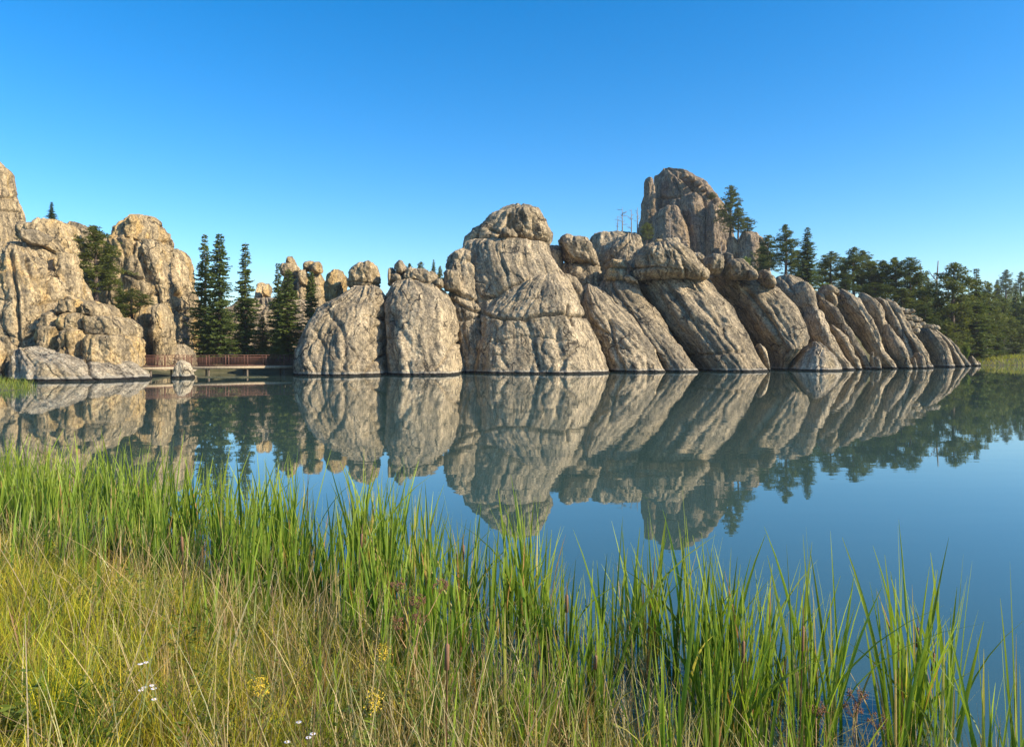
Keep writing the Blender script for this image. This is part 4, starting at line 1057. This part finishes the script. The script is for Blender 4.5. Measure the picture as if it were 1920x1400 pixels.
def leafy_meshes(seed):
    """bush 2 m tall, 2 m across"""
    rs = np.random.RandomState(seed)
    t = MB(); tb, td = [], []
    for k in range(11):
        az = rs.uniform(0, 6.28); sp = rs.uniform(.1, .85); hh = rs.uniform(1.0, 1.9)
        p1 = np.array([math.cos(az) * sp, math.sin(az) * sp, hh])
        t.tube([(0, 0, -.2), p1 * [.45, .45, .6], p1], [.03, .02, .006], 4)
        for j in range(16):
            q = rs.uniform(.3, 1.0); c = p1 * [q ** 1.3, q ** 1.3, q] + rs.normal(0, .12, 3)
            n = 14
            dd = unit(rs.normal(size=(n, 3)) + [0, 0, .2])
            tb.append(c + dd * rs.uniform(0, .15, n)[:, None]); td.append(dd)
    b, d = np.vstack(tb), np.vstack(td)
    V, Q = quad_leaves(b, d, rs.uniform(.08, .17, len(b)), rs.uniform(.05, .10, len(b)), rs)
    me = mesh_np('crown', V, Q, None, False)
    attr(me, 'var', np.repeat(rs.rand(len(b)), 4))
    me.materials.append(M['leaf'])
    tm = t.mesh('trunk', True); tm.materials.append(M['bark'])
    return tm, me
SPR = [spruce_meshes(s) for s in (11, 12, 13, 14)]
PIN = [pine_meshes(s) for s in (21, 22, 23, 24, 25, 26)]
LEA = [leafy_meshes(s) for s in (31, 32)]
for i, (k, lb, cat, g, px, yt, yb, wpx, Y) in enumerate(TREES):
    x, y, z = P(px, yb, Y)
    H = (yb - yt) * Y / F; W = wpx * Y / F
    pool, h0, w0, nm = {'spruce': (SPR, 14.0, 3.1, 'spruce_tree'), 'pine': (PIN, 14.0, 3.4, 'pine_tree'), 'leafy': (LEA, 1.95, 2.0, 'bush')}[k]
    tm, cm = pool[i % len(pool)]
    root = bpy.data.objects.new(nm, None); COL.objects.link(root)
    root.location = (x, y, z); root.rotation_euler = (0, 0, (i * 2.4) % 6.28)
    root.scale = (W / w0, W / w0, H / h0)
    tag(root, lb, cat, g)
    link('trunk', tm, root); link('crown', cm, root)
# bare snags
def snag(px, yt, yb, Y, seed, label, twiggy=10):
    rs = np.random.RandomState(seed)
    x, y, z = P(px, yb, Y); H = (yb - yt) * Y / F
    root = bpy.data.objects.new('dead_tree', None); COL.objects.link(root)
    root.location = (x, y, z)
    tag(root, label, 'tree', 'bare dead trees on the skyline')
    t = MB(); r = max(.09, H * .018)
    lean = rs.uniform(-.06, .06) * H
    t.tube([(0, 0, -.5), (lean * .3, 0, H * .5), (lean, 0, H)], [r * 1.3, r, r * .35], 6)
    t.build('trunk', M['dead'], root, True)
    b = MB()
    for k in range(twiggy):
        f = rs.uniform(.3, .97); az = rs.uniform(0, 6.28); Lb = H * rs.uniform(.12, .3) * (1.15 - f * .5)
        p0 = Vector((lean * f * f, 0, H * f)); dv = Vector((math.cos(az), math.sin(az) * .7, rs.uniform(-.1, .7))).normalized()
        p1 = p0 + dv * Lb * .6; p2 = p1 + (dv + Vector((rs.uniform(-.4, .4), rs.uniform(-.4, .4), rs.uniform(0, .7)))).normalized() * Lb * .5
        b.tube([p0, p1, p2], [r * .45, r * .3, r * .12], 4)
        for q in range(3):
            e = p1 + Vector((rs.uniform(-1, 1), rs.uniform(-1, 1), rs.uniform(-.1, .9))).normalized() * Lb * .35
            b.tube([p0.lerp(p1, .4 + .2 * q), e], [r * .22, r * .08], 3)
    b.build('branches', M['dead'], root, True)
snag(1167, 389, 442, 230, 1, 'widest forked dead tree left of the hilltop tower', 14)
snag(1184, 392, 446, 226, 2, 'straight dead tree between the forked one and the tower', 8)
snag(1195, 389, 446, 232, 3, 'dead tree nearest the slim dark spire', 9)
snag(1157, 404, 440, 232, 4, 'shortest dead tree, leftmost on the hilltop', 9)
snag(1257, 411, 462, 205, 5, 'grey dead tree in front of the hilltop tower face', 12)
snag(1752, 489, 640, 150, 6, 'tall bare snag between the conical pine and the shore trees', 8)
snag(1731, 494, 600, 170, 7, 'thin bare snag just left of the tall bare snag', 8)
snag(1352, 455, 482, 190, 8, 'small dead tree at the right foot of the hilltop tower', 8)

# distant wood on the hill
rs = np.random.RandomState(77)
fv, fq, fvar, o = [], [], [], 0
xs = rs.uniform(120, 460, 5200); ys = rs.uniform(190, 470, 5200)
keep = (xs / ys > .545) & (xs / ys < 1.1)
xs, ys = xs[keep], ys[keep]
zs = ground_h(xs, ys)
sel = rs.choice(len(xs), min(len(xs), 1500), replace=False)
for i in sel:
    hh = rs.uniform(7, 13); rr = hh * rs.uniform(.13, .19)
    n = 80
    f = rs.rand(n) ** .8
    az = rs.uniform(0, 6.28, n)
    rad = rr * (1 - f) ** .8 * rs.uniform(.5, 1.1, n)
    bpos = np.stack([xs[i] + rad * np.cos(az), ys[i] + rad * np.sin(az), zs[i] + hh * (.1 + .9 * f)], -1)
    dd = unit(np.stack([np.cos(az), np.sin(az), rs.uniform(-.6, .5, n)], -1))
    V, Q = quad_leaves(bpos, dd, rs.uniform(.5, 1.1, n), rs.uniform(.35, .7, n), rs)
    fv.append(V); fq.append(Q + o); fvar.append(np.full(len(V), rs.uniform(0, .8))); o += len(V)
me = mesh_np('distant_wood', np.vstack(fv), np.vstack(fq), None, False)
attr(me, 'var', np.concatenate(fvar)); me.materials.append(M['pine'])
tag(link('distant_wood', me), 'dense far conifer wood covering the hill at the right', 'wood', kind='stuff')

# ------------------------------------------------------------------ grass and cattails
def blades(base, height, az, lean, curve, width, col, S=5, tipcol=None, prof=0.8, seed=0):
    """N curved blades; returns verts, quads, colours"""
    rs = np.random.RandomState(seed)
    n = len(base)
    t = np.linspace(0, 1, S + 1)
    dirh = np.stack([np.cos(az), np.sin(az), 0 * az], -1)
    face = az + rs.uniform(-1.3, 1.3, n) + math.pi / 2
    wv = np.stack([np.cos(face), np.sin(face), 0 * az], -1)
    pos = base[:, None, :] + height[:, None, None] * (t[None, :, None] * np.array([0, 0, 1]) * (1 - (curve[:, None, None] ** 2) * .45 * t[None, :, None] ** 2)
          + dirh[:, None, :] * (lean[:, None, None] * t[None, :, None] + curve[:, None, None] * t[None, :, None] ** 2.3))
    wp = np.minimum(1, (1.02 - t) ** prof * 1.15) * (.55 + .45 * np.minimum(1, t * 4))
    off = wv[:, None, :] * (width[:, None, None] * .5 * wp[None, :, None])
    V = np.stack([pos - off, pos + off], 2).reshape(-1, 3)
    b = (np.arange(n) * (S + 1) * 2)[:, None] + (np.arange(S) * 2)[None, :]
    Q = np.stack([b, b + 1, b + 3, b + 2], -1).reshape(-1, 4)
    if tipcol is None: tipcol = col
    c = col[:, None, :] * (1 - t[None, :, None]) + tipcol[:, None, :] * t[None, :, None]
    c = np.repeat(c[:, :, None, :], 2, 2).reshape(-1, 3)
    return V, Q, np.concatenate([c, np.ones((len(c), 1))], 1)
class Bl:
    def __init__(s): s.V, s.Q, s.C, s.o = [], [], [], 0
    def add(s, V, Q, C): s.V.append(V); s.Q.append(Q + s.o); s.C.append(C); s.o += len(V)
    def build(s, name, mat):
        me = mesh_np(name, np.vstack(s.V), np.vstack(s.Q))
        attr(me, 'col', np.vstack(s.C), 'FLOAT_COLOR')
        return link(name, me, None, mat)
def scatter(n, ymin, ymax, dmin, dmax, seed, xr=.74):
    rs = np.random.RandomState(seed)
    y = ymin + (ymax - ymin) * rs.rand(n * 4) ** 1.15
    x = rs.uniform(-1, 1, n * 4) * (xr * y + .4)
    d = lake_dist(x, y)
    ok = (d > dmin) & (d < dmax)
    x, y, d = x[ok][:n], y[ok][:n], d[ok][:n]
    return x, y, d, ground_h(x, y)
def pick(rs, n, cols, w):
    k = rs.choice(len(cols), n, p=np.array(w) / sum(w))
    c = np.array(cols)[k] * rs.uniform(.78, 1.22, (n, 1))
    return c * (1 + rs.normal(0, .06, (n, 3)))
# fine meadow grass
g = Bl()
rs = np.random.RandomState(5)
x, y, d, z = scatter(40000, 2.3, 12.5, .0, 9, 51)
n = len(x)
pn = pnoise(np.stack([x * .8, y * .8, 0 * x + 3], -1)); pn2 = pnoise(np.stack([x * 2.3, y * 2.3, 0 * x + 8], -1))
left = np.clip((-x / y - .05) * 2.2 + .5 * pn, 0, 1)                 # greener meadow away from the shore on the left
near = np.clip((d - .5) / 1.8, 0, 1)
green = pick(rs, n, [(.42, .40, .026), (.56, .48, .04), (.12, .19, .018), (.58, .48, .07), (.28, .34, .026)], [3, 3.4, 2.6, 1.2, 2.4])
straw = pick(rs, n, [(.46, .33, .12), (.28, .20, .07), (.56, .43, .18), (.08, .12, .018), (.18, .10, .04), (.20, .25, .03)], [2.2, 1.6, 1.3, 4, 1.2, 3])
isg = rs.rand(n) < (.38 + .58 * left * near)
col = np.where(isg[:, None], green, straw)
hh = np.where(isg, rs.uniform(.14, .40, n), rs.uniform(.12, .46, n)) * (.8 + .35 * pn + .35 * pn2) * (.62 + .38 * np.clip(d / 1.6, 0, 1))
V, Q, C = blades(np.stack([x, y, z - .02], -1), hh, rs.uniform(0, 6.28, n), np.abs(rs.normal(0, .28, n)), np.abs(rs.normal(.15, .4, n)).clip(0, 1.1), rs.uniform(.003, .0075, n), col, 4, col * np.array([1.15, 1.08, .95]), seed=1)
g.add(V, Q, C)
# tussocks
tx, ty, td_, tz = scatter(760, 2.4, 12, .05, 8, 58)
kk = rs.randint(18, 46, len(tx)); rep_ = np.repeat(np.arange(len(tx)), kk); n = len(rep_)
az = rs.uniform(0, 6.28, n); rr = np.abs(rs.normal(0, .035, n))
bx, by = tx[rep_] + np.cos(az) * rr, ty[rep_] + np.sin(az) * rr
tl = np.clip((-tx / ty - .05) * 2.2 + .5 * pnoise(np.stack([tx * .8, ty * .8, 0 * tx + 3], -1)), 0, 1)
tg = rs.rand(len(tx)) < .3 + .5 * tl
gcol = pick(rs, len(tx), [(.40, .41, .024), (.58, .50, .045), (.10, .18, .016), (.28, .34, .024)], [2, 2.4, 2, 2]); scol = pick(rs, len(tx), [(.50, .38, .16), (.36, .27, .11), (.28, .16, .07), (.15, .17, .035)], [2, 2, 1, 2])
tc = np.where(tg[:, None], gcol, scol)[rep_] * rs.uniform(.7, 1.25, (n, 1))
th_ = (rs.uniform(.24, .62, len(tx)) * (.7 + .3 * np.clip(td_ / 1.6, 0, 1)))[rep_] * rs.uniform(.55, 1.05, n)
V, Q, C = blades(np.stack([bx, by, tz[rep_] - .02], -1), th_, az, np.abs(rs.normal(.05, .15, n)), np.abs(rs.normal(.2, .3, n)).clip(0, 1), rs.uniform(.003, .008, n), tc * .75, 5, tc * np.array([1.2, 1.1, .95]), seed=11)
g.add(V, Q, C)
# low litter
x, y, d, z = scatter(12000, 2.3, 12, -.1, 9, 52)
n = len(x)
V, Q, C = blades(np.stack([x, y, z], -1), rs.uniform(.1, .3, n), rs.uniform(0, 6.28, n), rs.uniform(.3, 1.4, n), rs.uniform(.2, .9, n), rs.uniform(.003, .008, n),
                 pick(rs, n, [(.10, .11, .03), (.22, .16, .07), (.12, .16, .03), (.07, .08, .025)], [2, 2, 2, 1]), 3, seed=2)
g.add(V, Q, C)
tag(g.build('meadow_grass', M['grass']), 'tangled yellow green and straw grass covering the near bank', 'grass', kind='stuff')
# tall dry stalks
g = Bl()
x, y, d, z = scatter(8200, 2.6, 12, -1.3, 3.6, 53)
n = len(x)
thin = rs.rand(n) < np.clip(1.0 - .8 * np.clip(-x / y - .1, 0, 1) * np.clip(d, 0, 2), .12, 1)
x, y, d, z = x[thin], y[thin], d[thin], z[thin]; n = len(x)
V, Q, C = blades(np.stack([x, y, z - .02], -1), rs.uniform(.3, .78, n) * (.8 + .25 * np.clip(d / 1.5, -.3, 1)) + np.clip(-z, 0, .5), rs.uniform(0, 6.28, n), np.abs(rs.normal(0, .3, n)), np.abs(rs.normal(.05, .25, n)), rs.uniform(.0035, .0075, n),
                 pick(rs, n, [(.55, .42, .20), (.42, .31, .15), (.62, .52, .28), (.24, .15, .07), (.36, .32, .10)], [3, 2, 1.6, 1.6, 1.5]), 5, prof=.45, seed=3)
g.add(V, Q, C)
tag(g.build('dry_stalks', M['grass']), 'tall bleached dry grass stalks along the back of the cattails', 'grass', kind='stuff')
# leafy weeds woven through the grass
wr = np.random.RandomState(61)
x, y, d, z = scatter(1000, 2.6, 11, .1, 5, 54)
keep = pnoise(np.stack([x * .9, y * .9, 0 * x + 31], -1)) > -.05
x, y, z = x[keep], y[keep], z[keep]
wb, wd, wl = [], [], []
for xi, yi, zi in zip(x, y, z):
    hgt = wr.uniform(.18, .48); k = wr.randint(14, 26); tt = wr.uniform(.15, 1, k); az = wr.uniform(0, 6.28, k); ln = wr.normal(0, .08, 2)
    wb.append(np.stack([xi + ln[0] * tt, yi + ln[1] * tt, zi + hgt * tt], -1)); wd.append(unit(np.stack([np.cos(az), np.sin(az), wr.uniform(-.2, .9, k)], -1))); wl.append(wr.uniform(.035, .085, k) * (1.2 - .5 * tt))
b_, d_, l_ = np.vstack(wb), np.vstack(wd), np.concatenate(wl)
V, Q = quad_leaves(b_, d_, l_, l_ * wr.uniform(.16, .32, len(l_)), wr)
me = mesh_np('weed_foliage', V, Q, None, False)
attr(me, 'var', np.repeat(np.clip(wr.normal(.25, .3, len(b_)), 0, 1), 4)); me.materials.append(M['weed'])
tag(link('weed_foliage', me), 'small leafy weeds woven through the bank grass', 'weeds', kind='stuff')
# left spit grass
g = Bl()
n = 9000
x = rs.uniform(-52, -28, n); y = rs.uniform(36, 66, n)
d = lake_dist(x, y); ok = (d > -.1) & (d < 8)
x, y = x[ok], y[ok]; n = len(x); z = ground_h(x, y)
V, Q, C = blades(np.stack([x, y, z - .02], -1), rs.uniform(.3, .8, n), rs.uniform(0, 6.28, n), np.abs(rs.normal(0, .25, n)), np.abs(rs.normal(.1, .3, n)), rs.uniform(.02, .05, n), pick(rs, n, [(.20, .25, .03), (.30, .30, .05), (.12, .17, .03)], [2, 2, 1]), 3, seed=4)
g.add(V, Q, C)
tag(g.build('spit_grass', M['grass']), 'sunlit grass on the little spit at the left edge', 'grass', kind='stuff')
# grass on the far right shore
g = Bl()
n = 14000
x = rs.uniform(80, 150, n); y = rs.uniform(130, 165, n)
d = lake_dist(x, y); ok = (d > -.1) & (d < 22) & (x / y < .8)
x, y = x[ok], y[ok]; n = len(x); z = ground_h(x, y)
V, Q, C = blades(np.stack([x, y, z - .02], -1), rs.uniform(.4, 1.1, n), rs.uniform(0, 6.28, n), np.abs(rs.normal(0, .25, n)), np.abs(rs.normal(.1, .3, n)), rs.uniform(.06, .14, n), pick(rs, n, [(.24, .26, .04), (.36, .33, .07), (.16, .20, .03)], [2, 2, 1]), 3, seed=6)
g.add(V, Q, C)
tag(g.build('shore_grass', M['grass']), 'yellow green grass strip along the far right shore', 'grass', kind='stuff')

# cattails
rs = np.random.RandomState(9)
pl = []
sh = [(-9.2, 11.2), (-7.3, 10.2), (-3.6, 8.4), (-1.5, 7.1), (-.1, 5.8), (.85, 4.7), (1.7, 3.8), (2.0, 3.3)]
seglen = [math.dist(a, b) for a, b in zip(sh[:-1], sh[1:])]
tot = sum(seglen)
def along(s):
    for (a, b), l in zip(zip(sh[:-1], sh[1:]), seglen):
        if s <= l:
            f = s / l; nx_, ny_ = (b[1] - a[1]) / l, -(b[0] - a[0]) / l
            return a[0] + (b[0] - a[0]) * f, a[1] + (b[1] - a[1]) * f, -nx_, -ny_
        s -= l
    return None
while len(pl) < 840:
    s = rs.rand() * tot
    r_ = along(s)
    if r_ is None: continue
    x0, y0, ox, oy = r_
    u = s / tot
    wid = 2.0 if u < .55 else 1.5
    off = rs.uniform(-.6, wid) if rs.rand() < .74 else rs.uniform(-1.9, .2)
    x, y = x0 + ox * off, y0 + oy * off
    px = 960 + x / y * F
    if pnoise(np.array([[x * 1.5, y * 1.5, .5]]))[0] < -.12 and u > .2: continue
    if px > 1560 and rs.rand() < .45: continue
    if 1590 < px < 1640 or 1800 < px < 1885: continue
    if px > 1600 or px < -80 or y < 3.3: continue
    pl.append((x, y, u, off))
for k in range(20):
    Yk = rs.uniform(4.7, 5.5); pk = rs.triangular(1636, 1710, 1830)
    pl.append(((pk - 960) / F * Yk, Yk, 1.0, 1.0))
for pk, Yk in ((1893, 4.25), (1912, 4.4), (1924, 4.2), (1846, 4.3), (1868, 4.15)): pl.append(((pk - 960) / F * Yk, Yk, 1.0, 1.0))
def cattail_blade(seed, kind):
    r2 = np.random.RandomState(seed)
    hgt = 1.0; S = 8
    t = np.linspace(0, 1, S + 1)
    cv = abs(r2.normal(.03, .07)); ln = abs(r2.normal(.03, .05))
    if r2.rand() < .10: cv = r2.uniform(.35, .7)
    zc = t * (1 - cv * cv * .5 * t * t); xc = ln * t + cv * t ** 2.6
    w = .0105 * np.minimum(1, .5 + 2 * t) * np.where(t < .55, 1, np.maximum(.06, 1 - ((t - .55) / .46) ** 1.5))
    tw = r2.uniform(-.5, .5) + r2.uniform(-1.2, 1.2) * t
    V = []
    for i in range(S + 1):
        cs_, sn_ = math.cos(tw[i]), math.sin(tw[i])
        for sg, rid in ((-1, 0), (0, 1), (1, 0)):
            V.append((xc[i] + sn_ * w[i] * sg - cs_ * rid * w[i] * .35, cs_ * w[i] * sg + sn_ * rid * w[i] * .35, zc[i]))
    Q = []
    for i in range(S):
        for j in (0, 1):
            b = i * 3 + j
            Q.append((b, b + 1, b + 4, b + 3))
    if kind == 'green':
        c0, c1, c2 = np.array([.20, .19, .06]), np.array([.13, .23, .026]), np.array([.36, .42, .05])
        k = r2.uniform(.6, 1.35); hue = r2.uniform(-.03, .05)
        cols = [((c0 * max(0, 1 - 4 * q) + c1 * min(1, 4 * q)) * (1 - q ** 3) + c2 * q ** 3) * k + np.array([hue * .6, hue * .3, 0]) for q in t]
    else:
        c1 = np.array([[.50, .36, .14], [.42, .22, .08], [.52, .44, .12]][seed % 3]); cols = [c1 * (.7 + .5 * q) for q in t]
    cols = np.clip(np.repeat(np.array(cols), 3, 0), .01, 1)
    me = mesh_np('blade', V, Q)
    attr(me, 'col', np.concatenate([cols, np.ones((len(cols), 1))], 1), 'FLOAT_COLOR')
    me.materials.append(M['cattail'])
    return me, np.array(V), np.array(Q), cols
GREEN = [cattail_blade(s, 'green') for s in range(26)]
STRAW = [cattail_blade(100 + s, 'straw') for s in range(6)]
sp = MB(); sp.tube([(0, 0, 0), (0, 0, .9), (0, 0, .905), (0, 0, 1.04), (0, 0, 1.05), (0, 0, 1.15)], [.004, .0035, .011, .011, .0025, .001], 6)
spike_me = sp.mesh('seed_spike', True); spike_me.materials.append(M['spike'])
pl.sort(key=lambda p: p[1])
near_ids = set(range(300))
mass = Bl()
GCAT = 'cattails standing along the near bank'
def ry(a):
    c, s = math.cos(a), math.sin(a)
    return np.array([[c, 0, s], [0, 1, 0], [-s, 0, c]])
def rz(a):
    c, s = math.cos(a), math.sin(a)
    return np.array([[c, -s, 0], [s, c, 0], [0, 0, 1]])
for i, (x, y, u, off) in enumerate(pl):
    zg = max(gh(x, y), -.45)
    nb = rs.randint(4, 7)
    H = rs.triangular(.78, 1.15, 1.55) - .15 * (off < 0)
    lone = 960 + x / y * F
    single = i in near_ids
    if single:
        root = bpy.data.objects.new('cattail', None); COL.objects.link(root)
        root.location = (x, y, zg)
        if lone > 1885: lab = 'lone cattail leaning in at the right picture edge'
        elif lone > 1625: lab = 'green cattail of the loose right-hand clump in the open water'
        else: lab = 'green cattail plant without seed spike in the dense near stand'
        tag(root, lab, 'cattail', GCAT if lone <= 1625 else ('lone cattails at the right edge' if lone > 1885 else 'cattails of the loose right-hand clump'))
    for b in range(nb):
        pool = STRAW if rs.rand() < .15 else GREEN
        me, V, Q, C = pool[rs.randint(len(pool))]
        a, ti, hb = rs.uniform(0, 6.28), abs(rs.normal(.02, .055)), H * rs.uniform(.5, 1.05) - zg
        wsc = rs.uniform(.68, 1.15) * (.8 if y < 5.2 else 1.0)
        if pool is STRAW: hb *= .8
        fx, fy = rs.normal(0, .018, 2)
        # blades lean a little downwind, to the left of the picture
        if single:
            o = link('blade', me, root)
            o.location = (fx, fy, 0); o.rotation_euler = (0, ti, a); o.scale = (hb if hb < 1.6 else 1.6, wsc, hb)
            o.rotation_mode = 'XYZ'
        else:
            W = (V * [hb, wsc, hb]) @ ry(ti).T @ rz(a).T + [x + fx, y + fy, zg]
            mass.add(W, Q, np.concatenate([C, np.ones((len(C), 1))], 1))
    if rs.rand() < .035 and single:
        if lone <= 1625: tag(root, 'green cattail bearing a brown seed spike in the dense near stand', group='cattails with seed spikes in the near stand')
        o = link('seed_spike', spike_me, root); o.scale = (1, 1, H * .8); o.rotation_euler = (rs.normal(0, .05), rs.normal(0, .05), 0)
tag(mass.build('cattail_bed', M['cattail']), 'dense bed of cattails along the left part of the bank', 'cattails', kind='stuff')

# ------------------------------------------------------------------ flowers and dried umbels
def headpos(px, py, Z):
    D = (EYE - Z) * F / (py - HOR)
    return Vector(((px - 960) * D / F, D, Z))
def aster(heads, label, Z):
    root = bpy.data.objects.new('white_aster', None); COL.objects.link(root)
    hp = [headpos(px, py, Z) for px, py in heads]
    cx_, cy_ = sum(h.x for h in hp) / len(hp), sum(h.y for h in hp) / len(hp) + .05
    gz = gh(cx_, cy_)
    root.location = (cx_, cy_, gz)
    tag(root, label, 'flower', 'white asters in the grass')
    st = MB()
    for h in hp:
        l = h - root.location
        st.tube([(0, 0, -.03), (l.x * .4, l.y * .4, l.z * .6), tuple(l)], [.003, .0025, .0015], 5)
    st.build('stem', M['stem'], root, True)
    for h in hp:
        l = h - root.location
        m = MB()
        for k in range(13):
            a = 2 * math.pi * k / 13
            c, s = math.cos(a), math.sin(a); r1 = .015
            n0 = len(m.v)
            for rr, ww, zz in ((.003, .0012, 0), (.010, .0028, .002), (r1, .0008, -.001)):
                for sg in (-1, 1): m.v.append((l.x + c * rr - s * ww * sg, l.y + s * rr + c * ww * sg - zz * 2, l.z + zz + s * -.0 + .003))
            m.q += [(n0, n0+1, n0+3, n0+2), (n0+2, n0+3, n0+5, n0+4)]
        fl = m.build('flower_head', M['petal'], root)
        e = MB(); e.tube([(l.x, l.y, l.z), (l.x, l.y, l.z + .005)], [.004, .0045], 8); e.build('eye', M['petal_eye'], fl)
aster([(263, 1245), (274, 1242)], 'pair of white asters highest in the left grass', .95)
aster([(264, 1294), (285, 1285), (288, 1291), (270, 1289), (289, 1311)], 'cluster of white asters in the left foreground grass', .92)
aster([(560, 1354), (586, 1376), (538, 1391), (578, 1383)], 'white asters low at the bottom of the picture', .78)
def goldenrod(px, py, Z, label, n=1):
    root = bpy.data.objects.new('goldenrod', None); COL.objects.link(root)
    h = headpos(px, py, Z); gz = gh(h.x, h.y)
    root.location = (h.x, h.y, gz); hz = Z - gz
    tag(root, label, 'flower', 'goldenrod plants in the grass')
    st = MB(); st.tube([(0.02, 0, -.03), (0, 0, hz * .6), (0, 0, hz + .02)], [.0035, .003, .0015], 5); st.build('stem', M['stem'], root, True)
    r2 = np.random.RandomState(int(px))
    k = 260
    base_ = np.stack([r2.normal(0, .022, k), r2.normal(0, .022, k), hz + r2.uniform(-.06, .04, k)], -1)
    V, Q = quad_leaves(base_, unit(r2.normal(size=(k, 3)) + [0, 0, .5]), r2.uniform(.006, .013, k), r2.uniform(.004, .007, k), r2)
    me = mesh_np('flower_plume', V, Q, None, False); link('flower_plume', me, root, M['golden'])['kind'] = 'stuff'
    k = 26
    zz = r2.uniform(.25, .85, k) * hz; az = r2.uniform(0, 6.28, k)
    V, Q = quad_leaves(np.stack([0 * zz, 0 * zz, zz], -1), unit(np.stack([np.cos(az), np.sin(az), r2.uniform(.1, .7, k)], -1)), r2.uniform(.05, .11, k), r2.uniform(.010, .018, k), r2)
    me = mesh_np('leaves', V, Q, None, False); attr(me, 'var', np.full(len(V), .7)); link('leaves', me, root, M['leaf'])
goldenrod(703, 1308, .95, 'goldenrod with a rounded yellow plume low in the centre-left grass')
goldenrod(488, 1283, .95, 'goldenrod with a thin plume between the white aster groups')
goldenrod(718, 1218, .80, 'small goldenrod behind the rounded plume near the dried umbels')
def umbel_plant(heads, base_px, label, Zs, grp='dried brown umbels'):
    root = bpy.data.objects.new('dried_umbel', None); COL.objects.link(root)
    pts = [headpos(px, py, Z) for (px, py), Z in zip(heads, Zs)]
    cx_, cy_ = pts[0].x + base_px, pts[0].y
    gz = max(gh(cx_, cy_), -.3)
    root.location = (cx_, cy_, gz)
    tag(root, label, 'plant', grp)
    st = MB()
    r2 = np.random.RandomState(int(heads[0][0]))
    for i, h in enumerate(pts):
        l = h - root.location
        st.tube([(0, 0, -.05), (l.x * .15, l.y * .15, l.z * .55), (l.x, l.y, l.z - .05)], [.007, .005, .003], 6)
    st.build('stem', M['drystem'], root, True)
    for h in pts:
        l = np.array(h - root.location)
        m = MB()
        for k in range(16):
            dv = unit(r2.normal(size=3) * [1, 1, .35] + [0, 0, .25]); e = l + dv * [.05, .05, .045]
            m.tube([tuple(l - [0, 0, .05]), tuple(e)], [.0013, .0008], 3)
            for q in range(7):
                c = e + r2.normal(0, .008, 3)
                m.tube([tuple(c - [0, 0, .004]), tuple(c), tuple(c + [0, 0, .004])], [.0015, .004, .001], 4)
        m.build('seed_head', M['umbel'], root)
umbel_plant([(783, 1128), (745, 1096), (824, 1098), (788, 1158), (742, 1168)], -.03, 'rust brown dried umbel plant among the centre cattails', [.85, .95, .95, .75, .72])
umbel_plant([(1608, 1303), (1600, 1330), (1645, 1352)], -.02, 'dark dried umbel plant between the two right-hand cattail clumps', [.45, .38, .32])
umbel_plant([(1530, 1328)], 0, 'single dried umbel left of the dark dried umbel plant', [.42])
# leafy green herb at the bottom
root = bpy.data.objects.new('leafy_herb', None); COL.objects.link(root)
h = headpos(682, 1368, .82); gz = gh(h.x, h.y); root.location = (h.x, h.y, gz)
tag(root, 'fresh green leafy herb at the bottom beneath the rounded goldenrod', 'plant')
st = MB(); st.tube([(0, 0, -.03), (0, 0, .82 - gz)], [.004, .002], 5); st.build('stem', M['stem'], root, True)
r2 = np.random.RandomState(2)
for k in range(14):
    zz = (.82 - gz) * (.45 + .55 * k / 13); az = k * 2.4
    m = MB(); c, s = math.cos(az), math.sin(az); Ll = .085 - .002 * k
    n0 = 0
    for q, w_, zq in ((0, .002, 0), (.35, .013, .02), (.7, .010, .022), (1, .001, .008)):
        for sg in (-1, 1): m.v.append((c * Ll * q - s * w_ * sg, s * Ll * q + c * w_ * sg, zz + zq))
    m.q += [(0, 1, 3, 2), (2, 3, 5, 4), (4, 5, 7, 6)]
    me = m.mesh('leaf', True); attr(me, 'var', np.full(8, .8)); link('leaf', me, root, M['leaf'])

# ------------------------------------------------------------------ evening air over the lake
m = MB(); m.box((0, 2200, 33), (6200, 6000, 74))
hz_mat = bpy.data.materials.new('haze_air'); hz_mat.use_nodes = True
hn = hz_mat.node_tree; hn.nodes.clear()
ho = hn.nodes.new('ShaderNodeOutputMaterial'); pv = hn.nodes.new('ShaderNodeVolumePrincipled')
pv.inputs['Density'].default_value = 0.00015
pv.inputs['Color'].default_value = (0.86, 0.93, 1.0, 1)
hn.links.new(pv.outputs[0], ho.inputs['Volume'])
hz = m.build('haze', hz_mat)
tag(hz, 'thin pale haze in the air over the lake and far hill', 'haze', kind='stuff')
